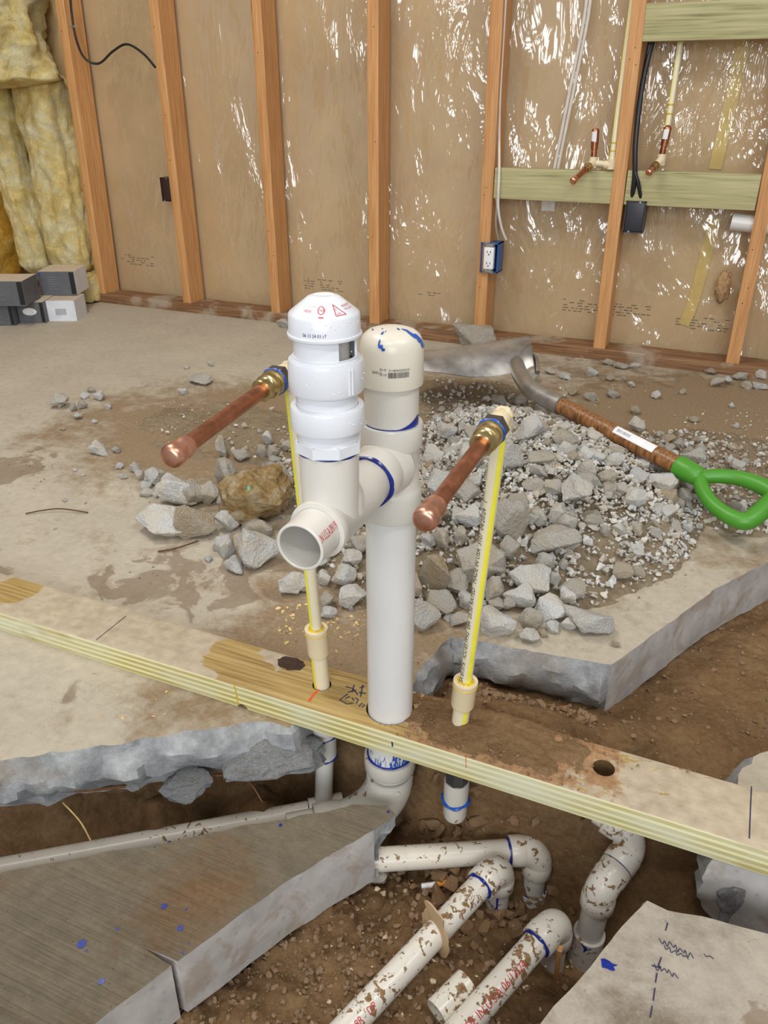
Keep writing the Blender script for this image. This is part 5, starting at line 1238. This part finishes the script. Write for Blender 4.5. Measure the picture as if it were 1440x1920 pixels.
# gravel: uncountable
def scatter(name, mat, n, sampler, smin, smax, seed, label, cat, squash=.75, npt=9):
    r = random.Random(seed); bases = []
    for i in range(8):
        b_ = rockbm(seed+i*7, npt, 0); b_.verts.ensure_lookup_table(); bases.append((np.array([v.co[:] for v in b_.verts]), [[v.index for v in f.verts] for f in b_.faces])); b_.verts.index_update()
        b_.verts.index_update(); bases[-1] = (np.array([v.co[:] for v in b_.verts]), [[v.index for v in f.verts] for f in b_.faces]); b_.free()
    VS = []; FS = []; k_ = 0
    for _ in range(n):
        p = sampler(r)
        if p is None: continue
        x, y, z = p; s = smin*(smax/smin)**(r.random()**1.6); v, f = bases[r.randrange(8)]
        a = r.uniform(0, 6.28); t_ = r.uniform(-.6, .6); Rz = np.array([[cos(a), -sin(a), 0], [sin(a), cos(a), 0], [0, 0, 1]]); Rx = np.array([[1, 0, 0], [0, cos(t_), -sin(t_)], [0, sin(t_), cos(t_)]])
        VS.append((v*np.array([s, s*r.uniform(.6, 1), s*squash])) @ (Rz @ Rx).T+np.array([x, y, z+s*squash*.45]))
        FS += [[q+k_ for q in ff] for ff in f]; k_ += len(v)
    me = bpy.data.meshes.new(name); me.from_pydata(np.vstack(VS).tolist(), [], FS); me.materials.append(M[mat]); me.update()
    o = bpy.data.objects.new(name, me); link(o); return tag(o, label, cat, None, 'stuff')
def s_pile(r):
    x = r.gauss(.0, .26); y = r.gauss(.78, .27); h = hpile(x, y)
    return (x, y, h) if h > .004 and y > .25 else None
def s_edge(r):
    x = r.uniform(-1.1, .8); y = r.uniform(.25, 1.62); h = hpile(x, y); n_ = fbm(x*3, y*3, 1, 3)+.9*math.exp(-((x-.42)**2+(y-.95)**2)/.06)+.7*math.exp(-((x+.42)**2+(y-.72)**2)/.08)+.7*math.exp(-((x-.1)**2+(y-1.4)**2)/.1)+.5*math.exp(-((x-.6)**2+(y-1.4)**2)/.05)+.5*math.exp(-((x+.95)**2+(y-.85)**2)/.05)-.25
    if x > .35 and y < .62+(x-.35)*1.6: return None
    return (x, y, h) if n_ > r.random()*.9 else None
scatter('gravel', 'rock_pale', 5200, s_pile, .003, .010, 51, 'pale gravel filling the gaps of the rubble pile', 'gravel')
scatter('gravel', 'rock_grey', 7000, s_pile, .002, .011, 52, 'dusty grey gravel filling the gaps of the rubble pile', 'gravel')
scatter('gravel', 'rock_tan', 6500, s_edge, .0012, .0055, 53, 'fine tan crumbs scattered over the slab around the pile', 'gravel')
scatter('gravel', 'rock_pale', 2400, s_edge, .0012, .006, 54, 'fine pale chips scattered over the slab around the pile', 'gravel')
def s_slab(r):
    x = r.uniform(-1.2, .3); y = r.uniform(.05, .5)
    n_ = fbm(x*4, y*4, 8, 3)+.8*math.exp(-((x+.12)**2+(y-.15)**2)/.015); return (x, y, 0) if n_ > r.random()*1.1 and (y > .05) and onslab(x, y) else None
def onslab(x, y):
    ins = False; n = len(poly); j = n-1
    for i in range(n):
        xi, yi = poly[i]; xj, yj = poly[j]
        if (yi > y) != (yj > y) and x < (xj-xi)*(y-yi)/(yj-yi)+xi: ins = not ins
        j = i
    return ins
scatter('soil_crumbs', 'pebble', 1500, s_slab, .0007, .003, 55, 'brown soil crumbs scattered on the slab behind the timber plate', 'soil')
def s_soil(r):
    x = r.uniform(-.7, 1.0); y = r.uniform(-.5, 1.2)
    if onslab(x, y): return None
    if r.random() < .4: x = r.gauss(.05, .15); y = r.gauss(-.25, .12)
    if onslab(x, y): return None
    return (x, y, soil_z(x, y)-.0005)
scatter('soil_crumbs', 'pebble', 13000, s_soil, .0010, .0062, 56, 'brown crumbs and pebbles lying all over the trench soil', 'soil', .8, 13)
def s_hole(r):
    x = r.gauss(.14, .07); y = r.gauss(-.0, .045); return (x, y, soil_z(x, y)) if y < .05 else None
scatter('soil_clods', 'pebble', 170, s_hole, .006, .017, 57, 'rounded brown clods in the hollow under the timber plate', 'soil', .9, 14)
def s_lip(r):
    P = onz(r.uniform(820, 1120), r.uniform(1300, 1350), -.02); return (P.x, P.y, soil_z(P.x, P.y)) if not onslab(P.x, P.y) else None
scatter('soil_clods', 'pebble', 130, s_lip, .003, .010, 58, 'brown pebbles along the broken slab edge behind the plate', 'soil', .8, 12)
def s_left(r):
    x = r.uniform(-.5, -.12); y = (x+.12)*.73-.075+r.uniform(-.05, .02); return (x, y, soil_z(x, y))
scatter('soil_clods', 'rock_grey', 160, s_left, .003, .012, 59, 'grey brown clods on the trench wall under the left slab edge', 'soil', .8, 12)
def s_shell(r):
    x = r.uniform(.0, .36); y = r.uniform(-.32, -.02); return (x, y, soil_z(x, y)+.001)
scatter('shell_fragments', 'shell', 150, s_shell, .0015, .006, 60, 'small cream shell and stone flakes on the trench soil', 'shells', .3)
def s_shave(r):
    P = onz(r.uniform(520, 700), r.gauss(1172, 22), 0); return (P.x, P.y, .0) if onslab(P.x, P.y) else None
scatter('wood_shavings', 'shaving', 120, s_shave, .0015, .006, 61, 'curled pale wood shavings strewn behind the knot in the plate', 'shavings', .25)
def s_shave2(r):
    P = onz(r.uniform(170, 470), r.uniform(1240, 1350), 0); return (P.x, P.y, .0) if onslab(P.x, P.y) and P.y < -.05 else None
scatter('wood_shavings', 'shaving', 22, s_shave2, .001, .005, 62, 'few pale wood flakes on the slab in front of the plate', 'shavings', .25)
# soil heaped over the plate
bm = NB(); g3 = {}; nx3, ny3 = 110, 60
for j in range(ny3):
    for i in range(nx3):
        x = -.02+.34*i/(nx3-1); y = -.043+.095*j/(ny3-1)
        m_ = 1-((x-.135)/.135)**2-max(0, (-y+.012)/.062)**2*1.2
        h = .0075*m_+fbm(x*30, y*30, 3, 4)*.0045+abs(fbm(x*80, y*80, 3, 2))*.0015-.0022
        if (x**2+y**2)**.5 < .033: h = min(h, .0045)
        if y > .0445: h = h-(y-.0445)*.8 if h > 0 else -.01
        g3[i, j] = bm.verts.new((x, y, .038+max(-.003, h)))
for j in range(ny3-1):
    for i in range(nx3-1):
        q = [g3[i, j], g3[i+1, j], g3[i+1, j+1], g3[i, j+1]]
        if max(v.co.z for v in q) > .0382: bm.faces.new(q)
for v in [v for v in bm.verts if not v.link_faces]: bm.verts.remove(v)
tag(obj('soil_heap', bm, M['dirt'], None, True, 180), 'brown soil spilled over the plate around the right stub out', 'soil', None, 'stuff')
def s_pl(r):
    x = r.gauss(.13, .07); y = r.uniform(-.043, .05); return (x, y, .0395) if -.0 < x < .4 and (x*x+y*y)**.5 > .033 else None
scatter('soil_crumbs', 'pebble', 900, s_pl, .0006, .0028, 63, 'soil crumbs strewn on the timber plate around the pipes', 'soil', .8)

# ================================================================== SHOVEL
shv = thing('shovel', 'steel shovel with a wooden shaft and green D grip lying across the rubble', 'shovel', onz(1045, 757, .10))
H0 = onz(1045, 757, .135); H1 = onz(1287, 882, .095); G1_ = onz(1445, 958, .03)
ha = (H1-H0).normalized()
obj('shaft', tube(NB(), [H0-ha*.01, H0+ha*.1, H0+ha*.22, H1], .0195, 28, sub=3), M['handle'], shv)
lb_ = NB(); x_, y_, d_ = frame(ha); Lx = onz(1240, 838, .075); L0 = H0+ha*((Lx-H0).dot(ha)); rr = .0199
cd = CAMD(L0); cd = (cd-ha*cd.dot(ha)).normalized(); sd_ = ha.cross(cd); sd_ = sd_ if sd_.z > 0 else -sd_
vs = [[lb_.verts.new(L0+ha*t_+(cd*cos(a)+sd_*sin(a))*rr) for a in [.0+i*.13 for i in range(9)]] for t_ in (-.053, .053)]
sg_ = 1
for i in range(8): lb_.faces.new((vs[0][i], vs[0][i+1], vs[1][i+1], vs[1][i]))
lab = obj('price_label', lb_, M['label'], shv)
lb2 = NB(); t_ = -.045
random.seed(9)
while t_ < -.012:
    w_ = random.choice([.0008, .0014]); q = [[lb2.verts.new(L0+ha*tt+(cd*cos(a)+sd_*sin(a))*(rr+.0003)) for a in (.30, .65)] for tt in (t_, t_+w_)]
    lb2.faces.new((q[0][0], q[0][1], q[1][1], q[1][0])); t_ += w_+.0018
obj('barcode', lb2, M['black_ink'], lab, False)
# green grip
ga = ha; C0 = H1+ga*.045; p1 = V((ga.y, -ga.x, 0)).normalized()*-1; lat = (V((ha.y, -ha.x, 0)).normalized()*.9+V((0, 0, -.38))); lat = lat if lat.y < 0 else (V((-ha.y, ha.x, 0)).normalized()*.9+V((0, 0, -.38))); lat = (lat-ga*lat.dot(ga)).normalized()
ring_pts = [C0+ga*a+lat*b for a, b in [(-.010, 0.004), (.015, .026), (.05, .044), (.095, .050), (.122, .040), (.126, 0), (.122, -.040), (.095, -.050), (.05, -.044), (.015, -.026), (-.010, -.004)]]
bm = tube(NB(), ring_pts, lambda t: .0145+.004*sin(t*pi)**4, 20, closed=True, sub=5)
lathe(bm, H1-ga*.022, ga, [(0, .019), (0, .0225), (.004, .0235), (.03, .0225), (.05, .020), (.06, .014), (.062, 0)], 28)
obj('d_grip', bm, M['green'], shv, True, 60)
# steel socket and blade
S0 = onz(975, 690, .135); S1 = onz(1000, 735, .12)
obj('socket', tube(NB(), [onz(966, 664, .155), onz(970, 690, .15), onz(988, 722, .145), onz(1018, 744, .138), H0+ha*.012], lambda t: .0225-.003*(1-t)+(.0 if t < .9 else .0005), 26, sub=5), M['steel'], shv)
bm = NB(); Bb = onz(990, 668, .150); Bt = onz(760, 676, .135); bd_ = (Bt-Bb); Lb = bd_.length; bd_ = bd_/Lb
acr = V((-bd_.y, bd_.x, 0)).normalized(); acr = -acr if acr.y > 0 else acr       # toward the camera
acr = (acr+V((0, 0, .10))).normalized(); nb = acr.cross(bd_).normalized(); nb = nb if nb.z > 0 else -nb
rows = []; nu, nv = 40, 28
for i in range(nu+1):
    s = i/nu; wv = .108 if s < .55 else .108*math.sqrt(max(0.0, 1-((s-.55)/.45)**2.4)); wv = max(wv, .004)
    row = []
    for j in range(nv+1):
        t_ = j/nv*2-1; arch = .062*(1-t_*t_)*(1-.35*s)+.014*math.exp(-(t_/.22)**2)*(1-s)**2
        tread = .010*math.exp(-((s)/.05)**2)*(1 if abs(t_) > .25 else 0)
        wave_ = .008*sin(s*7+t_*2)
        row.append(Bb+bd_*(Lb*s)+acr*(t_*wv)+nb*(arch-.02+tread+wave_*(abs(t_)**2)))
    rows.append(row)
for off in (0, -.0016):
    vv = [[bm.verts.new(p+nb*off) for p in r_] for r_ in rows]
    for i in range(nu):
        for j in range(nv): bm.faces.new((vv[i][j], vv[i][j+1], vv[i+1][j+1], vv[i+1][j]))
# rolled foot step
for sgn in (-1, 1):
    tube(bm, [Bb+acr*(sgn*.03)+nb*.012, Bb-bd_*.012+acr*(sgn*.06)+nb*.004, Bb-bd_*.010+acr*(sgn*.106)-nb*.022], .007, 12, sub=4)
obj('blade', bm, M['steel'], shv, True, 60)

# ================================================================== SMALL THINGS
def wire(name, pts, r, mat, label, cat):
    return tag(obj(name, tube(NB(), pts, r, 8, sub=6), M[mat]), label, cat)
wire('wire_scrap', [onz(48, 963, .003), onz(80, 957, .006), onz(115, 954, .008), onz(165, 961, .003)], .0014, 'rust', 'rusty wire lying on the slab at the left', 'wire')
wire('wire_scrap', [onz(296, 1034, .003), onz(330, 1028, .005), onz(372, 1014, .006)], .0016, 'rust', 'dark rusty wire poking out in front of the tan grey block', 'wire')
wire('root', [onz(-30, 1482, -.088), onz(60, 1484, -.088), onz(160, 1482, -.09), onz(235, 1474, -.09)], .0022, 'root', 'brown root running under the left slab edge', 'root')
wire('root', [onz(-30, 1492, -.10), onz(30, 1491, -.10), onz(68, 1492, -.10)], .0018, 'root', 'short brown root at the left edge under the slab', 'root')
wire('root', [onz(310, 1456, -.085), onz(370, 1456, -.083), onz(455, 1458, -.083), onz(492, 1504, -.11)], .0011, 'root', 'thin root below the broken slab nose left of the drop pipe', 'root')
wire('root', [onz(118, 1505, -.11), onz(150, 1540, -.12), onz(170, 1576, -.14)], .0011, 'shaving', 'pale curved rootlet above the long supply run', 'root')
t = thing('cigarette_butt', 'cigarette with white paper and orange filter in the trench behind the diagonal pipes', 'cigarette', onz(820, 1657, -.23))
cz_ = onh(820, 1657, soil_z, .006).z+.004; cA, cB, cC = onz(790, 1662, cz_), onz(818, 1658, cz_), onz(850, 1652, cz_+.002)
obj('paper', cyl(cA, cB, .004, 16), M['label'], t); obj('filter', cyl(cB, cC, .004, 16), M['cork'], t)
tag(obj('wood_stick', blk((-.003, -.004, -.06), (.003, .004, .03), .0005, Matrix.Translation(onz(1047, 1800, -.20)) @ Matrix.Rotation(.15, 4, 'X')), M['stud']), 'small wooden stake beside the riser of the lettered pipe', 'stick')
# broken lumps under the left slab nose and at the right of the trench
rk = lambda P, sc, c, label, rot=0: tag_rock(P, sc, c, label, rot)
def tag_rock(P, sc, c, label, rot):
    global NRK
    if c == 'b' and 'b' not in BIG: BIG['b'] = rock_protos('broken', 7, 18, 4, .13, 1300)
    o = bpy.data.objects.new('concrete_chunk', BIG[c][NRK % 7]); NRK += 1; link(o); o.location = P; o.scale = sc; o.rotation_euler = (.1, -.1, rot); return tag(o, label, 'rock')
rk(onz(500, 1418, -.055), (.085, .05, .034), 'b', 'dark rough lump under the tip of the left slab edge', .5)
rk(onz(340, 1466, -.085), (.05, .03, .02), 'b', 'rough grey lump hanging under the middle of the left slab edge', .3)
rk(onz(1240, 1170, -.07), (.028, .022, .022), 't', 'brown stained lump wedged under the sawn slab edge at the right', .6)
rk(onz(1385, 1690, -.075), (.04, .025, .045), 'b', 'muddy lump between the plate and the lower right slab piece', .2)
rk(onz(710, 1640, -.20), (.014, .012, .014), 'g', 'small grey stone under the tip of the big lower left chunk', .2)

for o_ in C.objects:
    if o_.get('label') and not 4 <= len(o_['label'].replace('-', ' ').split()) <= 16: print('LONG', o_.name, o_['label'])
